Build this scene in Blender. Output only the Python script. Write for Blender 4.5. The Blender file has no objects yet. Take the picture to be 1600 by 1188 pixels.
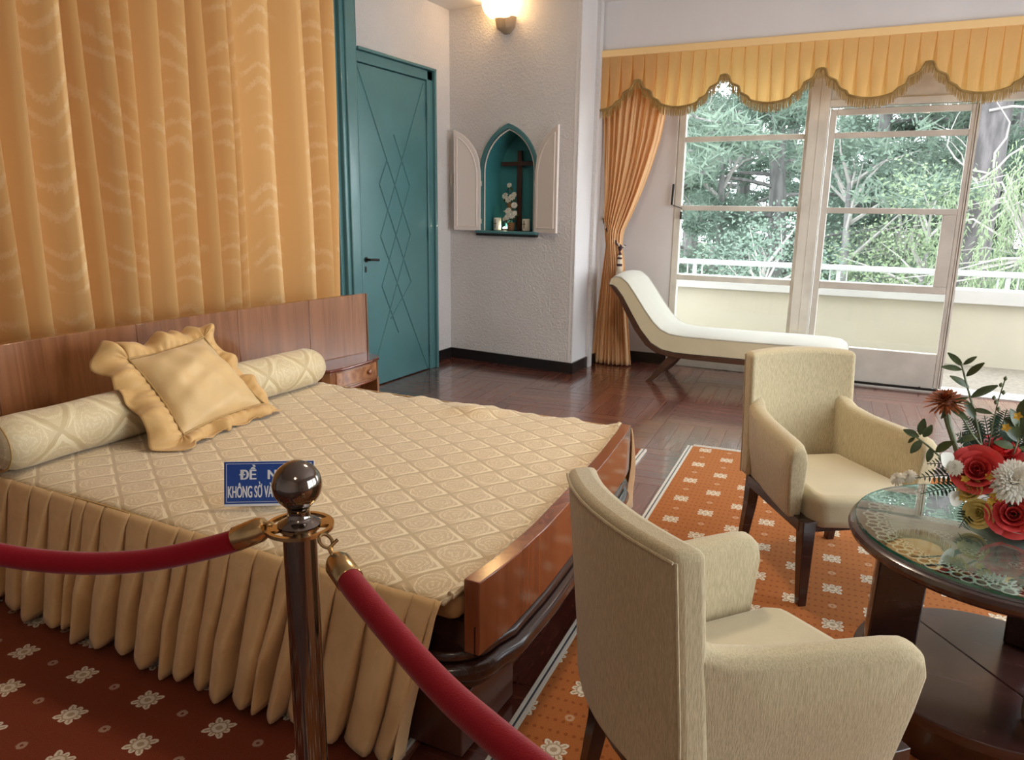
import bpy, math, random
from mathutils import Vector, Matrix
R = math.radians
random.seed(7)
scene = bpy.context.scene
COL = scene.collection

# ------------------------------------------------------------------ camera
YAW, PIT, ROL, FPX, CAMH = 0.464742, 0.226672, 0.013176, 1178.085, 1.5
_f = Vector((-math.sin(YAW)*math.cos(PIT), math.cos(YAW)*math.cos(PIT), -math.sin(PIT)))
_r0 = Vector((math.cos(YAW), math.sin(YAW), 0)); _u0 = _r0.cross(_f)
_r = _r0*math.cos(ROL) + _u0*math.sin(ROL); _u = _u0*math.cos(ROL) - _r0*math.sin(ROL)
CAM = Vector((0, 0, CAMH))
cam_d = bpy.data.cameras.new('camera'); cam = bpy.data.objects.new('camera', cam_d); COL.objects.link(cam)
cam_d.sensor_width = 36; cam_d.lens = FPX/1600*36; cam_d.clip_start = .02; cam_d.clip_end = 300
m3 = Matrix((_r, _u, -_f)).transposed()
cam.matrix_world = Matrix.Translation(CAM) @ m3.to_4x4()
scene.camera = cam
def at(px, py, ax, val):
    """photo pixel -> point on the plane  ax = val"""
    d = _f + _r*((px-800)/FPX) - _u*((py-594)/FPX)
    i = 'xyz'.index(ax)
    return CAM + d*((val-CAM[i])/d[i])

# ------------------------------------------------------------------ world, light, exposure
SKY = 8.6; FILL_LAMP = 102
w = bpy.data.worlds.new('overcast_sky'); scene.world = w; w.use_nodes = True
bg = w.node_tree.nodes['Background']; bg.inputs[0].default_value = (.90, .95, 1.0, 1); bg.inputs[1].default_value = SKY
scene.view_settings.view_transform = 'Standard'; scene.view_settings.look = 'None'
scene.view_settings.gamma = 1; scene.view_settings.use_curve_mapping = False
scene.view_settings.exposure = 0.10
scene.cycles.use_denoising = True
scene.cycles.sample_clamp_indirect = 6
scene.cycles.max_bounces = 9; scene.cycles.diffuse_bounces = 5; scene.cycles.transparent_max_bounces = 16
def area_light(name, loc, rot, sx, sy, watt, col, portal=False, shape='RECTANGLE'):
    l = bpy.data.lights.new(name, 'AREA'); l.shape = shape; l.size = sx; l.size_y = sy; l.energy = watt; l.color = col
    if portal: l.cycles.is_portal = True
    o = bpy.data.objects.new(name, l); COL.objects.link(o); o.location = loc; o.rotation_euler = rot
    return o
# daylight portals in the back and added right-hand windows (they emit nothing themselves)
area_light('portal_back', (.3, 7.33, 1.35), (R(-90), 0, 0), 4.4, 2.5, 0, (1, 1, 1), True)
area_light('portal_right', (2.72, 3.3, 1.45), (0, R(90), 0), 2.1, 4.4, 0, (1, 1, 1), True)

# ------------------------------------------------------------------ mesh helpers
class MB:
    def __init__(s): s.v = []; s.f = []
    def add(s, vs, fs, M=None):
        b = len(s.v)
        s.v += [tuple(M @ Vector(p)) if M else tuple(p) for p in vs]
        s.f += [tuple(b+i for i in q) for q in fs]
        return s
    def box(s, x0, x1, y0, y1, z0, z1, M=None):
        return s.add([(x0,y0,z0),(x1,y0,z0),(x1,y1,z0),(x0,y1,z0),(x0,y0,z1),(x1,y0,z1),(x1,y1,z1),(x0,y1,z1)],
            [(0,3,2,1),(4,5,6,7),(0,1,5,4),(1,2,6,5),(2,3,7,6),(3,0,4,7)], M)
    def prism(s, poly, a0, a1, axis='z', M=None):
        """2d polygon extruded along axis; poly coords are the other two axes in order"""
        def P(p, a):
            return {'z': (p[0], p[1], a), 'y': (p[0], a, p[1]), 'x': (a, p[0], p[1])}[axis]
        n = len(poly)
        return s.add([P(p, a0) for p in poly]+[P(p, a1) for p in poly],
            [tuple(range(n-1, -1, -1)), tuple(range(n, 2*n))]+[(i, (i+1) % n, n+(i+1) % n, n+i) for i in range(n)], M)
    def loft(s, rings, closed=True, cap=True, M=None):
        n = len(rings[0]); vs = [p for r in rings for p in r]; fs = []
        m = n if closed else n-1
        for k in range(len(rings)-1):
            for i in range(m):
                j = (i+1) % n
                fs.append((k*n+i, k*n+j, (k+1)*n+j, (k+1)*n+i))
        if cap and closed:
            fs.append(tuple(range(n-1, -1, -1))); b = (len(rings)-1)*n; fs.append(tuple(range(b, b+n)))
        return s.add(vs, fs, M)
    def tube(s, pts, rad, n=8, M=None, cap=True):
        pts = [Vector(p) for p in pts]; k = len(pts)
        if not hasattr(rad, '__len__'): rad = [rad]*k
        rings = []; ref = None
        for i in range(k):
            t = (pts[min(i+1, k-1)]-pts[max(i-1, 0)]).normalized()
            if ref is None:
                ref = t.cross(Vector((0, 0, 1)))
                if ref.length < .05: ref = t.cross(Vector((1, 0, 0)))
            a = (ref - t*ref.dot(t)).normalized(); b = t.cross(a); ref = a
            rings.append([pts[i]+(a*math.cos(2*math.pi*j/n)+b*math.sin(2*math.pi*j/n))*rad[i] for j in range(n)])
        return s.loft(rings, True, cap, M)
    def lathe(s, prof, n=24, M=None, c=(0, 0)):
        return s.loft([[(c[0]+r*math.cos(2*math.pi*j/n), c[1]+r*math.sin(2*math.pi*j/n), z) for j in range(n)] for r, z in prof], True, True, M)
    def grid(s, nu, nv, fn, M=None, wrap=False):
        vs = [fn(i/(nu-1), j/(nv-1)) for i in range(nu) for j in range(nv)]
        fs = [(i*nv+j, (i+1)*nv+j, (i+1)*nv+j+1, i*nv+j+1) for i in range(nu-1) for j in range(nv-1)]
        return s.add(vs, fs, M)
    def ring(s, c, R_, r_, n=20, m=8, M=None, squash=1):
        pts = []
        rings = []
        for i in range(n):
            a = 2*math.pi*i/n
            rings.append([(c[0]+(R_+r_*math.cos(2*math.pi*j/m))*math.cos(a), c[1]+(R_+r_*math.cos(2*math.pi*j/m))*math.sin(a), c[2]+r_*squash*math.sin(2*math.pi*j/m)) for j in range(m)])
        rings.append(rings[0])
        return s.loft(rings, True, False, M)

def wloc(o):
    p = Vector((0, 0, 0))
    while o: p += o.location; o = o.parent
    return p
def obj(name, mb, mat, parent=None, loc=None, smooth=False, bevel=0, seg=3, world=True, solid=0, sharp=40, subs=0):
    me = bpy.data.meshes.new(name)
    off = wloc(parent) if (parent and world) else Vector((0, 0, 0))
    if loc is not None: off = off + Vector(loc) if False else Vector(loc) if not parent else off
    me.from_pydata([tuple(Vector(p)-off) for p in mb.v], [], mb.f)
    me.update()
    o = bpy.data.objects.new(name, me); COL.objects.link(o)
    if parent: o.parent = parent
    elif loc is not None: o.location = loc
    if mat: me.materials.append(mat)
    if smooth or bevel or subs:
        me.polygons.foreach_set('use_smooth', [True]*len(me.polygons))
        if not subs: me.set_sharp_from_angle(angle=R(sharp))
    if solid:
        m = o.modifiers.new('thickness', 'SOLIDIFY'); m.thickness = solid; m.offset = 0
    if bevel:
        m = o.modifiers.new('bevel', 'BEVEL'); m.width = bevel; m.segments = seg; m.limit_method = 'ANGLE'; m.angle_limit = R(35)
    if subs:
        m = o.modifiers.new('subdivision', 'SUBSURF'); m.levels = subs; m.render_levels = subs
    return o
def tag(o, label=None, cat=None, group=None, kind=None):
    if label: o['label'] = label
    if cat: o['category'] = cat
    if group: o['group'] = group
    if kind: o['kind'] = kind
    return o
def empty(name, loc, rz=0, label=None, cat=None, group=None, kind=None):
    o = bpy.data.objects.new(name, None); COL.objects.link(o); o.location = loc; o.rotation_euler = (0, 0, rz)
    o.empty_display_size = .1
    return tag(o, label, cat, group, kind)
def copy_tree(o, parent=None):
    c = o.copy(); COL.objects.link(c)
    if parent: c.parent = parent
    for ch in list(o.children): copy_tree(ch, c)
    return c

# ------------------------------------------------------------------ material helpers
class S:
    """socket with arithmetic"""
    def __init__(s, nt, k): s.nt = nt; s.k = k
    def _m(s, op, *a):
        n = s.nt.nodes.new('ShaderNodeMath'); n.operation = op
        for i, v in enumerate((s,)+a):
            if isinstance(v, S): s.nt.links.new(v.k, n.inputs[i])
            else: n.inputs[i].default_value = v
        return S(s.nt, n.outputs[0])
    def __add__(s, o): return s._m('ADD', o)
    __radd__ = __add__
    def __sub__(s, o): return s._m('SUBTRACT', o)
    def __rsub__(s, o): return (s*-1)+o
    def __mul__(s, o): return s._m('MULTIPLY', o)
    __rmul__ = __mul__
    def __truediv__(s, o): return s._m('DIVIDE', o)
    def lt(s, o): return s._m('LESS_THAN', o)
    def gt(s, o): return s._m('GREATER_THAN', o)
    def fn(s, op, *a): return s._m(op, *a)
    def frac(s): return s._m('FRACT')
    def sm(s, a, b):
        n = s.nt.nodes.new('ShaderNodeMapRange'); n.interpolation_type = 'SMOOTHSTEP'
        s.nt.links.new(s.k, n.inputs[0]); n.inputs[1].default_value = a; n.inputs[2].default_value = b
        return S(s.nt, n.outputs[0])
def newmat(name):
    m = bpy.data.materials.new(name); m.use_nodes = True
    nt = m.node_tree; b = nt.nodes['Principled BSDF']
    return m, nt, b
def coords(nt, kind='Object', scale=(1, 1, 1), rot=(0, 0, 0)):
    t = nt.nodes.new('ShaderNodeTexCoord'); mp = nt.nodes.new('ShaderNodeMapping')
    mp.inputs['Scale'].default_value = scale; mp.inputs['Rotation'].default_value = rot
    nt.links.new(t.outputs[kind], mp.inputs[0]); return mp.outputs[0]
def xyz(nt, sock):
    n = nt.nodes.new('ShaderNodeSeparateXYZ'); nt.links.new(sock, n.inputs[0])
    return [S(nt, n.outputs[i]) for i in range(3)]
def noise(nt, sock, scale, detail=3, rough=.5, dist=0):
    n = nt.nodes.new('ShaderNodeTexNoise'); n.inputs['Scale'].default_value = scale; n.inputs['Detail'].default_value = detail
    n.inputs['Roughness'].default_value = rough; n.inputs['Distortion'].default_value = dist
    nt.links.new(sock, n.inputs['Vector']); return S(nt, n.outputs[0])
def mix(nt, fac, a, b):
    n = nt.nodes.new('ShaderNodeMix'); n.data_type = 'RGBA'
    if isinstance(fac, S): nt.links.new(fac.k, n.inputs[0])
    else: n.inputs[0].default_value = fac
    for i, c in ((6, a), (7, b)):
        if isinstance(c, (tuple, list)): n.inputs[i].default_value = (*c[:3], 1)
        else: nt.links.new(c, n.inputs[i])
    return n.outputs[2]
def bump(nt, b, h, strength=.3, dist=.01):
    n = nt.nodes.new('ShaderNodeBump'); n.inputs['Strength'].default_value = strength; n.inputs['Distance'].default_value = dist
    nt.links.new(h.k, n.inputs['Height']); nt.links.new(n.outputs[0], b.inputs['Normal'])
def sset(b, **k):
    names = dict(rough='Roughness', metal='Metallic', coat='Coat Weight', coatr='Coat Roughness', sheen='Sheen Weight', sheenr='Sheen Roughness',
                 spec='Specular IOR Level', emit='Emission Strength', trans='Transmission Weight', ior='IOR', sss='Subsurface Weight')
    for q, v in k.items(): b.inputs[names[q]].default_value = v
def plain(name, col, rough=.5, var=0, vscale=8, bmp=0, bscale=60, col2=None, stretch=(1, 1, 1), **k):
    m, nt, b = newmat(name)
    b.inputs['Base Color'].default_value = (*col, 1); sset(b, rough=rough, **k)
    if var or bmp:
        c = coords(nt, 'Object', stretch)
        if var:
            n = noise(nt, c, vscale, 4).sm(.3, .7)
            c2 = col2 or tuple(x*(1-var) for x in col)
            nt.links.new(mix(nt, n, col, c2), b.inputs['Base Color'])
        if bmp: bump(nt, b, noise(nt, c, bscale, 3), bmp, .005)
    return m
def wood(name, c1, c2, axis='x', rough=.3, coat=.3, scale=1.0, spec=.5):
    m, nt, b = newmat(name)
    st = {'x': (1, 14, 14), 'y': (14, 1, 14), 'z': (14, 14, 1)}[axis]
    c = coords(nt, 'Object', tuple(q*scale for q in st))
    n = noise(nt, c, 2.2, 5, .6, 1.2); n2 = noise(nt, coords(nt, 'Object'), 1.3, 2)
    f = (n*.75 + n2*.35).sm(.3, .78)
    nt.links.new(mix(nt, f, c1, c2), b.inputs['Base Color'])
    rr = n*.12 + (rough-.06); nt.links.new(rr.k, b.inputs['Roughness'])
    sset(b, coat=coat, coatr=.12, spec=spec); bump(nt, b, n, .05, .002)
    return m
def thin_cloth(name, col, col2, trans=.25, weave=240, pattern=None, rough=.75, tcol=None):
    """cloth that lets part of the light through"""
    m, nt, b = newmat(name)
    c = coords(nt); n = noise(nt, c, 9, 4, .6, 1.5)
    f = n.sm(.35, .65)
    if pattern: f = pattern(nt, c)
    colr = mix(nt, f, col, col2); nt.links.new(colr, b.inputs['Base Color']); sset(b, rough=rough, sheen=.25, spec=.25)
    bump(nt, b, noise(nt, c, weave, 2), .08, .002)
    t = nt.nodes.new('ShaderNodeBsdfTranslucent'); t.inputs[0].default_value = (*(tcol or col), 1)
    mx = nt.nodes.new('ShaderNodeMixShader'); mx.inputs[0].default_value = trans
    nt.links.new(b.outputs[0], mx.inputs[1]); nt.links.new(t.outputs[0], mx.inputs[2])
    nt.links.new(mx.outputs[0], nt.nodes['Material Output'].inputs[0])
    return m
def pane_glass(name, tint=(1, 1, 1), spec=1.0):
    m, nt, b = newmat(name); nt.nodes.remove(b)
    tr = nt.nodes.new('ShaderNodeBsdfTransparent'); tr.inputs[0].default_value = (*tint, 1)
    gl = nt.nodes.new('ShaderNodeBsdfGlossy'); gl.inputs['Roughness'].default_value = .0
    fr = nt.nodes.new('ShaderNodeFresnel'); fr.inputs[0].default_value = 1.5
    mx = nt.nodes.new('ShaderNodeMixShader')
    ge = nt.nodes.new('ShaderNodeNewGeometry')
    k = (S(nt, fr.outputs[0])*(1.0-S(nt, ge.outputs['Backfacing'])))*spec
    nt.links.new(k.k, mx.inputs[0]); nt.links.new(tr.outputs[0], mx.inputs[1]); nt.links.new(gl.outputs[0], mx.inputs[2])
    nt.links.new(mx.outputs[0], nt.nodes['Material Output'].inputs[0])
    return m
def glow(name, col, strength):
    m, nt, b = newmat(name); b.inputs['Base Color'].default_value = (*col, 1)
    b.inputs['Emission Color'].default_value = (*col, 1); sset(b, emit=strength, rough=.4); return m

# ------------------------------------------------------------------ materials
M = {}
def stucco():
    m, nt, b = newmat('white_stucco'); c = coords(nt)
    n = noise(nt, c, 55, 4, .6); big = noise(nt, c, 1.5, 3)
    nt.links.new(mix(nt, big.sm(.3, .7), (.70, .67, .665), (.64, .61, .605)), b.inputs['Base Color'])
    sset(b, rough=.85, spec=.2); bump(nt, b, n.sm(.35, .75), .55, .012); return m
M['stucco'] = stucco()
M['plaster'] = plain('smooth_white_plaster', (.69, .665, .67), .8, var=.06, vscale=2, bmp=.08, bscale=70, spec=.2)
M['ceil'] = plain('ceiling_paint', (.74, .72, .71), .85, spec=.2)
def teal(name, c, rough):
    return plain(name, c, rough, var=.12, vscale=3, bmp=.04, bscale=15, coat=.15)
M['teal'] = teal('teal_gloss_paint', (.080, .200, .215), .30)
M['teal_niche'] = teal('turquoise_niche_paint', (.05, .24, .27), .5)
M['base'] = plain('black_skirting_paint', (.012, .009, .009), .35)
M['floor'] = plain('dark_subfloor', (.02, .008, .006), .6)
M['plank_a'] = wood('red_brown_parquet', (.100, .024, .015), (.165, .046, .027), 'x', .27, 1.0, .6, .8)
M['plank_b'] = wood('dark_red_parquet', (.075, .017, .011), (.13, .033, .020), 'x', .27, 1.0, .6, .8)
M['plank_c'] = wood('warm_red_parquet', (.125, .032, .018), (.20, .062, .034), 'x', .27, 1.0, .6, .8)
M['wframe'] = plain('aged_white_window_paint', (.70, .66, .59), .5, var=.18, vscale=5)
M['wframe2'] = plain('greyish_door_paint', (.62, .57, .51), .5, var=.2, vscale=4)
M['glass'] = pane_glass('window_glass', (.97, .985, .98), .9)
M['tglass'] = pane_glass('table_glass', (.84, .95, .92), 3.6)
M['gedge'] = plain('green_glass_edge', (.02, .16, .11), .08, coat=.6)
M['parapet'] = plain('cream_render', (.47, .43, .335), .8, var=.05, vscale=2)
M['cap'] = plain('white_coping', (.50, .487, .455), .75, var=.05, vscale=2)
M['rail'] = plain('white_rail_paint', (.50, .515, .51), .45)
M['terrace'] = plain('sandy_terrace_tiles', (.185, .16, .122), .8, var=.3, vscale=26, bmp=.2, bscale=40)
M['walnut'] = wood('honey_walnut_veneer', (.155, .055, .020), (.30, .125, .050), 'z', .24, .45, .5)
M['mahog'] = wood('mahogany_veneer', (.135, .030, .011), (.26, .072, .026), 'z', .17, .6, .5)
M['dkwood'] = wood('dark_stained_wood', (.022, .008, .006), (.045, .016, .012), 'x', .25, .4, .7)
M['dkmahog'] = wood('dark_mahogany', (.045, .012, .007), (.085, .024, .012), 'z', .3, .3, .5)
M['tabwood'] = wood('dark_table_wood', (.032, .010, .008), (.062, .021, .017), 'x', .26, .4, .4)
M['burl'] = plain('burl_drawer_front', (.40, .18, .075), .3, var=.4, vscale=22, coat=.4, col2=(.20, .075, .03))
M['nstop'] = wood('red_glossy_tabletop', (.10, .020, .012), (.16, .04, .022), 'y', .13, .7, .5)
def damask(nt, c):
    x, y, z = xyz(nt, c)
    n = noise(nt, c, 2.5, 2)
    v = ((y*9 + n*2.2).fn('SINE') * ((z*8.5 + n*2.0).fn('SINE'))).fn('ABSOLUTE')
    fine = noise(nt, c, 38, 3, .6, 2.0)
    wv = ((z*60 + (y*40).fn('SINE')*2.5 + n*14).fn('SINE'))*.5+.5
    return ((wv*.5 + fine*.9).sm(.72, .95))*(v.sm(.25, .6))*.55
M['curtain'] = thin_cloth('golden_damask_curtain', (.78, .485, .20), (.90, .68, .38), .15, 300, damask, .45, (.95, .50, .15))
M['wcurtain'] = thin_cloth('apricot_satin_curtain', (.92, .65, .37), (.94, .70, .42), .5, 300, None, .5, (1.0, .76, .46))
M['valance'] = thin_cloth('gold_satin_valance', (.86, .58, .26), (.88, .62, .29), .6, 300, None, .55, (1.0, .66, .24))
M['band'] = plain('gold_satin_band', (.84, .57, .26), .55, bmp=.05, bscale=200, sheen=.2)
M['fringe'] = thin_cloth('bronze_gold_fringe', (.30, .18, .055), (.42, .27, .09), .25, 200, None, .6)
M['satin'] = thin_cloth('old_gold_satin', (.76, .50, .235), (.82, .56, .28), .06, 260, None, .48)
M['ruffle'] = thin_cloth('golden_satin_ruffle', (.66, .41, .16), (.72, .47, .20), .12, 260, None, .42)
M['cushion'] = plain('cream_gold_satin', (.68, .47, .22), .42, var=.12, vscale=6, bmp=.08, bscale=200, sheen=.3)
M['piping'] = plain('gold_piping_cord', (.42, .27, .10), .6)
M['mattress'] = plain('tan_mattress_ticking', (.42, .24, .10), .6, bmp=.1)
def jacquard(name, ang, pitch, ox, oy, axes=(0, 1), lo=(.59, .45, .265), hi=(.84, .73, .51), gap=(.49, .36, .195)):
    m, nt, b = newmat(name); c = coords(nt); q = xyz(nt, c); x = q[axes[0]]-ox; y = q[axes[1]]-oy
    ca, sa = math.cos(ang), math.sin(ang)
    wob = noise(nt, c, 30, 2)*.06-.03
    p = ((x*ca + y*sa)/pitch + wob).frac(); r = ((y*ca - x*sa)/pitch + wob).frac()
    # strokes along two sides, thickening towards their shared corner
    s1 = (p-.90).fn('ABSOLUTE').lt(.055) * r.gt(.12) * r.lt(.94) * (r*.06+.0).gt((p-.90).fn('ABSOLUTE'))
    s2 = (r-.90).fn('ABSOLUTE').lt(.055) * p.gt(.12) * p.lt(.94) * (p*.06+.0).gt((r-.90).fn('ABSOLUTE'))
    dx = p-.46; dy = r-.46
    rad = (dx*dx + dy*dy).fn('SQRT'); th = dy.fn('ARCTAN2', dx)
    wn = noise(nt, c, 34, 2)*16; rings = ((rad*46 + wn + (th*3).fn('SINE')*1.2).fn('SINE')).gt(.30) * rad.lt(.37)
    edge = (rad-.405).fn('ABSOLUTE').lt(.022)
    dots = noise(nt, c, 260, 2, .6).gt(.47)
    fill = ((rings*.75 + edge)*dots).fn('MINIMUM', 1.0)
    line = (s1+s2).fn('MINIMUM', 1.0)
    band = (p.gt(.955) + r.gt(.955) + p.lt(.045) + r.lt(.045)).fn('MINIMUM', 1.0)
    col = mix(nt, band, lo, gap)
    col = mix(nt, fill*.75, col, hi); col = mix(nt, line*.85, col, hi)
    nt.links.new(col, b.inputs['Base Color']); sset(b, rough=.5, sheen=.3, spec=.4)
    h = (fill*.6 + line) + noise(nt, c, 5, 3)*1.2
    bump(nt, b, h, .16, .004)
    return m
M['jacq'] = jacquard('cream_jacquard_bedspread', R(-33), .1265, -1.913, 2.513)
M['jacqb'] = jacquard('cream_jacquard_bolster', R(45), .19, 0, 0, (1, 2), (.60, .49, .30), (.74, .65, .44), (.52, .41, .23))
def carpet(name, ang, ox, oy, c1, c2, pitch=.293):
    m, nt, b = newmat(name); c = coords(nt, 'Generated'); c = coords(nt); q = xyz(nt, c)
    ca, sa = math.cos(ang), math.sin(ang); x = q[0]-ox; y = q[1]-oy
    wob = noise(nt, c, 120, 2)*.022-.011
    u = (x*ca + y*sa)/pitch + wob; v = (y*ca - x*sa)/pitch + wob
    def motif(u0, v0, size):
        a = (u+(.5-u0)).frac()-.5; d = (v+(.5-v0)).frac()-.5
        r = (a*a + d*d).fn('SQRT')*(pitch/size); th = d.fn('ARCTAN2', a)
        lobes = (th*4).fn('COSINE').fn('ABSOLUTE').fn('POWER', .6)
        Rr = (lobes*.50 + .46) * ((th*4).fn('COSINE')*-.10 + .90)
        return r, Rr, th
    out = None; inn = None
    for u0, v0 in ((0, 0), (.5, .5)):
        r, Rr, th = motif(u0, v0, .050)
        o = r.lt(Rr)
        veins = (r-.46).fn('ABSOLUTE').lt(.05) + ((th*4).fn('COSINE').fn('ABSOLUTE').gt(.93))*r.gt(.5)*(r/Rr).lt(.85)
        i = (veins + r.lt(.2)).fn('MINIMUM', 1.0)
        out = o if out is None else out+o; inn = i*o if inn is None else inn+i*o
    sm_ = None
    for u0, v0 in ((.5, 0), (0, .5)):
        r, Rr, th = motif(u0, v0, .017); o = (r-.6).fn('ABSOLUTE').lt(.3)
        sm_ = o if sm_ is None else sm_+o
    a = (u*12).frac()-.5; d = (v*6).frac()-.5
    dots = ((a*a*.35 + d*d).fn('SQRT')).lt(.14)*.6
    n = noise(nt, c, 300, 2, .6)
    base = mix(nt, n.sm(.3, .7), c1, c2)
    base = mix(nt, dots, base, (.16, .028, .010))
    base = mix(nt, sm_*.40, base, (.62, .50, .36))
    base = mix(nt, out, base, (.66, .59, .48)); base = mix(nt, inn*.75, base, (.30, .20, .10))
    nt.links.new(base, b.inputs['Base Color']); sset(b, rough=.95, spec=.1, sheen=.35, sheenr=.4)
    b.inputs['Sheen Tint'].default_value = (1, .55, .25, 1)
    bump(nt, b, n + out*.6, .35, .006); return m
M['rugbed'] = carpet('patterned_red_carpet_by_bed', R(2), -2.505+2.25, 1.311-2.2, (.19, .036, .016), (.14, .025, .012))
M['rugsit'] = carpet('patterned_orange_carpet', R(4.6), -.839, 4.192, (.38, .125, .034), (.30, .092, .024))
M['strip'] = plain('pale_carpet_edge_strip', (.62, .58, .52), .4)
M['strip2'] = plain('dark_carpet_edge_line', (.05, .06, .08), .4)
def uphol():
    m, nt, b = newmat('ivory_chenille'); c = coords(nt, 'Object', (1, 1, .12)); n = noise(nt, c, 330, 3, .7)
    big = noise(nt, coords(nt), 3, 3)
    col = mix(nt, n.sm(.3, .7), (.60, .51, .335), (.42, .35, .215)); 
    col2 = mix(nt, big.sm(.35, .75)*.25, col, (.45, .35, .19))
    nt.links.new(col2, b.inputs['Base Color']); sset(b, rough=.85, spec=.2, sheen=.35, sheenr=.4); bump(nt, b, n, .35, .004); return m
M['uphol'] = uphol()
M['seatcloth'] = plain('smooth_ivory_seat_cloth', (.56, .48, .31), .8, var=.1, vscale=5, bmp=.15, bscale=300, sheen=.3)
M['chaise'] = plain('pale_cream_chaise_cloth', (.50, .48, .41), .75, var=.06, vscale=4, bmp=.1, bscale=250, sheen=.2)
M['chaiseside'] = plain('cream_chaise_side_cloth', (.60, .53, .36), .8, var=.06, vscale=4, bmp=.1, bscale=250)
M['chwood'] = wood('brown_chaise_frame', (.040, .018, .012), (.085, .036, .022), 'x', .3, .4, .6)
M['chrome'] = plain('smoky_polished_steel', (.23, .195, .175), .10, metal=1)
M['brass'] = plain('polished_brass', (.62, .42, .20), .22, metal=1, var=.3, vscale=30)
M['velvet'] = plain('crimson_velvet_rope', (.24, .005, .012), .85, sheen=.3, sheenr=.35, spec=.15, bmp=.25, bscale=400)
M['signblue'] = plain('sign_blue_print', (.008, .055, .28), .35)
M['signwhite'] = plain('sign_white_print', (.78, .80, .84), .4)
M['acrylic'] = pane_glass('clear_acrylic', (.93, .95, .96), 1.0)
M['iron'] = plain('dark_iron', (.03, .025, .022), .4, metal=.7)
M['lace'] = plain('white_lace_thread', (.72, .70, .66), .8, spec=.2)
M['china'] = plain('white_china', (.75, .76, .76), .15, coat=.4)
M['shutter'] = plain('pinkish_white_shutter_paint', (.76, .68, .64), .5)
def opal():
    m, nt, b = newmat('lit_opal_shade'); b.inputs['Base Color'].default_value = (.9, .85, .75, 1); sset(b, rough=.35)
    tl = nt.nodes.new('ShaderNodeBsdfTranslucent'); tl.inputs[0].default_value = (.95, .86, .70, 1)
    tr = nt.nodes.new('ShaderNodeBsdfTransparent'); tr.inputs[0].default_value = (1, .95, .85, 1)
    m1 = nt.nodes.new('ShaderNodeMixShader'); m1.inputs[0].default_value = .7; nt.links.new(b.outputs[0], m1.inputs[1]); nt.links.new(tl.outputs[0], m1.inputs[2])
    m2 = nt.nodes.new('ShaderNodeMixShader'); m2.inputs[0].default_value = .45; nt.links.new(m1.outputs[0], m2.inputs[1]); nt.links.new(tr.outputs[0], m2.inputs[2])
    nt.links.new(m2.outputs[0], nt.nodes['Material Output'].inputs[0]); return m
M['shade'] = opal()
M['bracket'] = plain('tan_stone_bracket', (.36, .26, .17), .6, var=.15)
M['cross'] = plain('dark_brown_cross_wood', (.075, .028, .018), .45)
M['candle'] = plain('ivory_candle_wax', (.80, .76, .66), .5)
M['basket'] = plain('wicker_pot', (.30, .15, .06), .7, var=.4, vscale=60)
M['petalw'] = plain('white_petals', (.80, .78, .70), .6)
M['petalr'] = plain('coral_red_petals', (.78, .085, .085), .5, var=.2, vscale=40)
M['petaly'] = plain('yellow_petals', (.82, .66, .24), .55, var=.2, vscale=40)
M['petalo'] = plain('rust_orange_petals', (.36, .085, .015), .6, var=.5, vscale=60)
M['petalg'] = plain('golden_orchid_petals', (.62, .36, .03), .5)
M['leaf'] = plain('dark_glossy_leaves', (.035, .065, .022), .35, var=.4, vscale=30, col2=(.075, .10, .035))
M['fern'] = plain('deep_green_fern', (.012, .045, .018), .5, var=.3, vscale=40)
M['stem'] = plain('grey_green_stem', (.14, .17, .09), .6)
M['white'] = plain('ivory_plastic', (.72, .66, .58), .4)
M['tassel_dark'] = plain('plum_tassel_thread', (.045, .012, .02), .8)
M['tassel_light'] = plain('ivory_tassel_thread', (.62, .55, .45), .8)

# ================================================================== THE SETTING
CZ = 3.25
fl = obj('floor', MB().box(-4.1, 2.8, -2.3, 7.3, -.12, -.006), M['plank_b'], loc=(0, 0, 0)); tag(fl, 'dark red-brown parquet floor laid in alternating blocks', None, None, 'structure')
def clip(poly, x0, x1, y0, y1):
    def cut(ps, inside, inter):
        o = []
        for i, p in enumerate(ps):
            q = ps[i-1]
            if inside(p):
                if not inside(q): o.append(inter(q, p))
                o.append(p)
            elif inside(q): o.append(inter(q, p))
        return o
    for ax, v, s in ((0, x0, 1), (0, x1, -1), (1, y0, 1), (1, y1, -1)):
        def ins(p): return (p[ax]-v)*s >= 0
        def itx(a, b):
            t = (v-a[ax])/(b[ax]-a[ax]); return (a[0]+(b[0]-a[0])*t, a[1]+(b[1]-a[1])*t)
        poly = cut(poly, ins, itx)
        if len(poly) < 3: return []
    return poly
BL, NS = .65, 6; PA = R(4.6)
prnd = random.Random(3)
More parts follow.
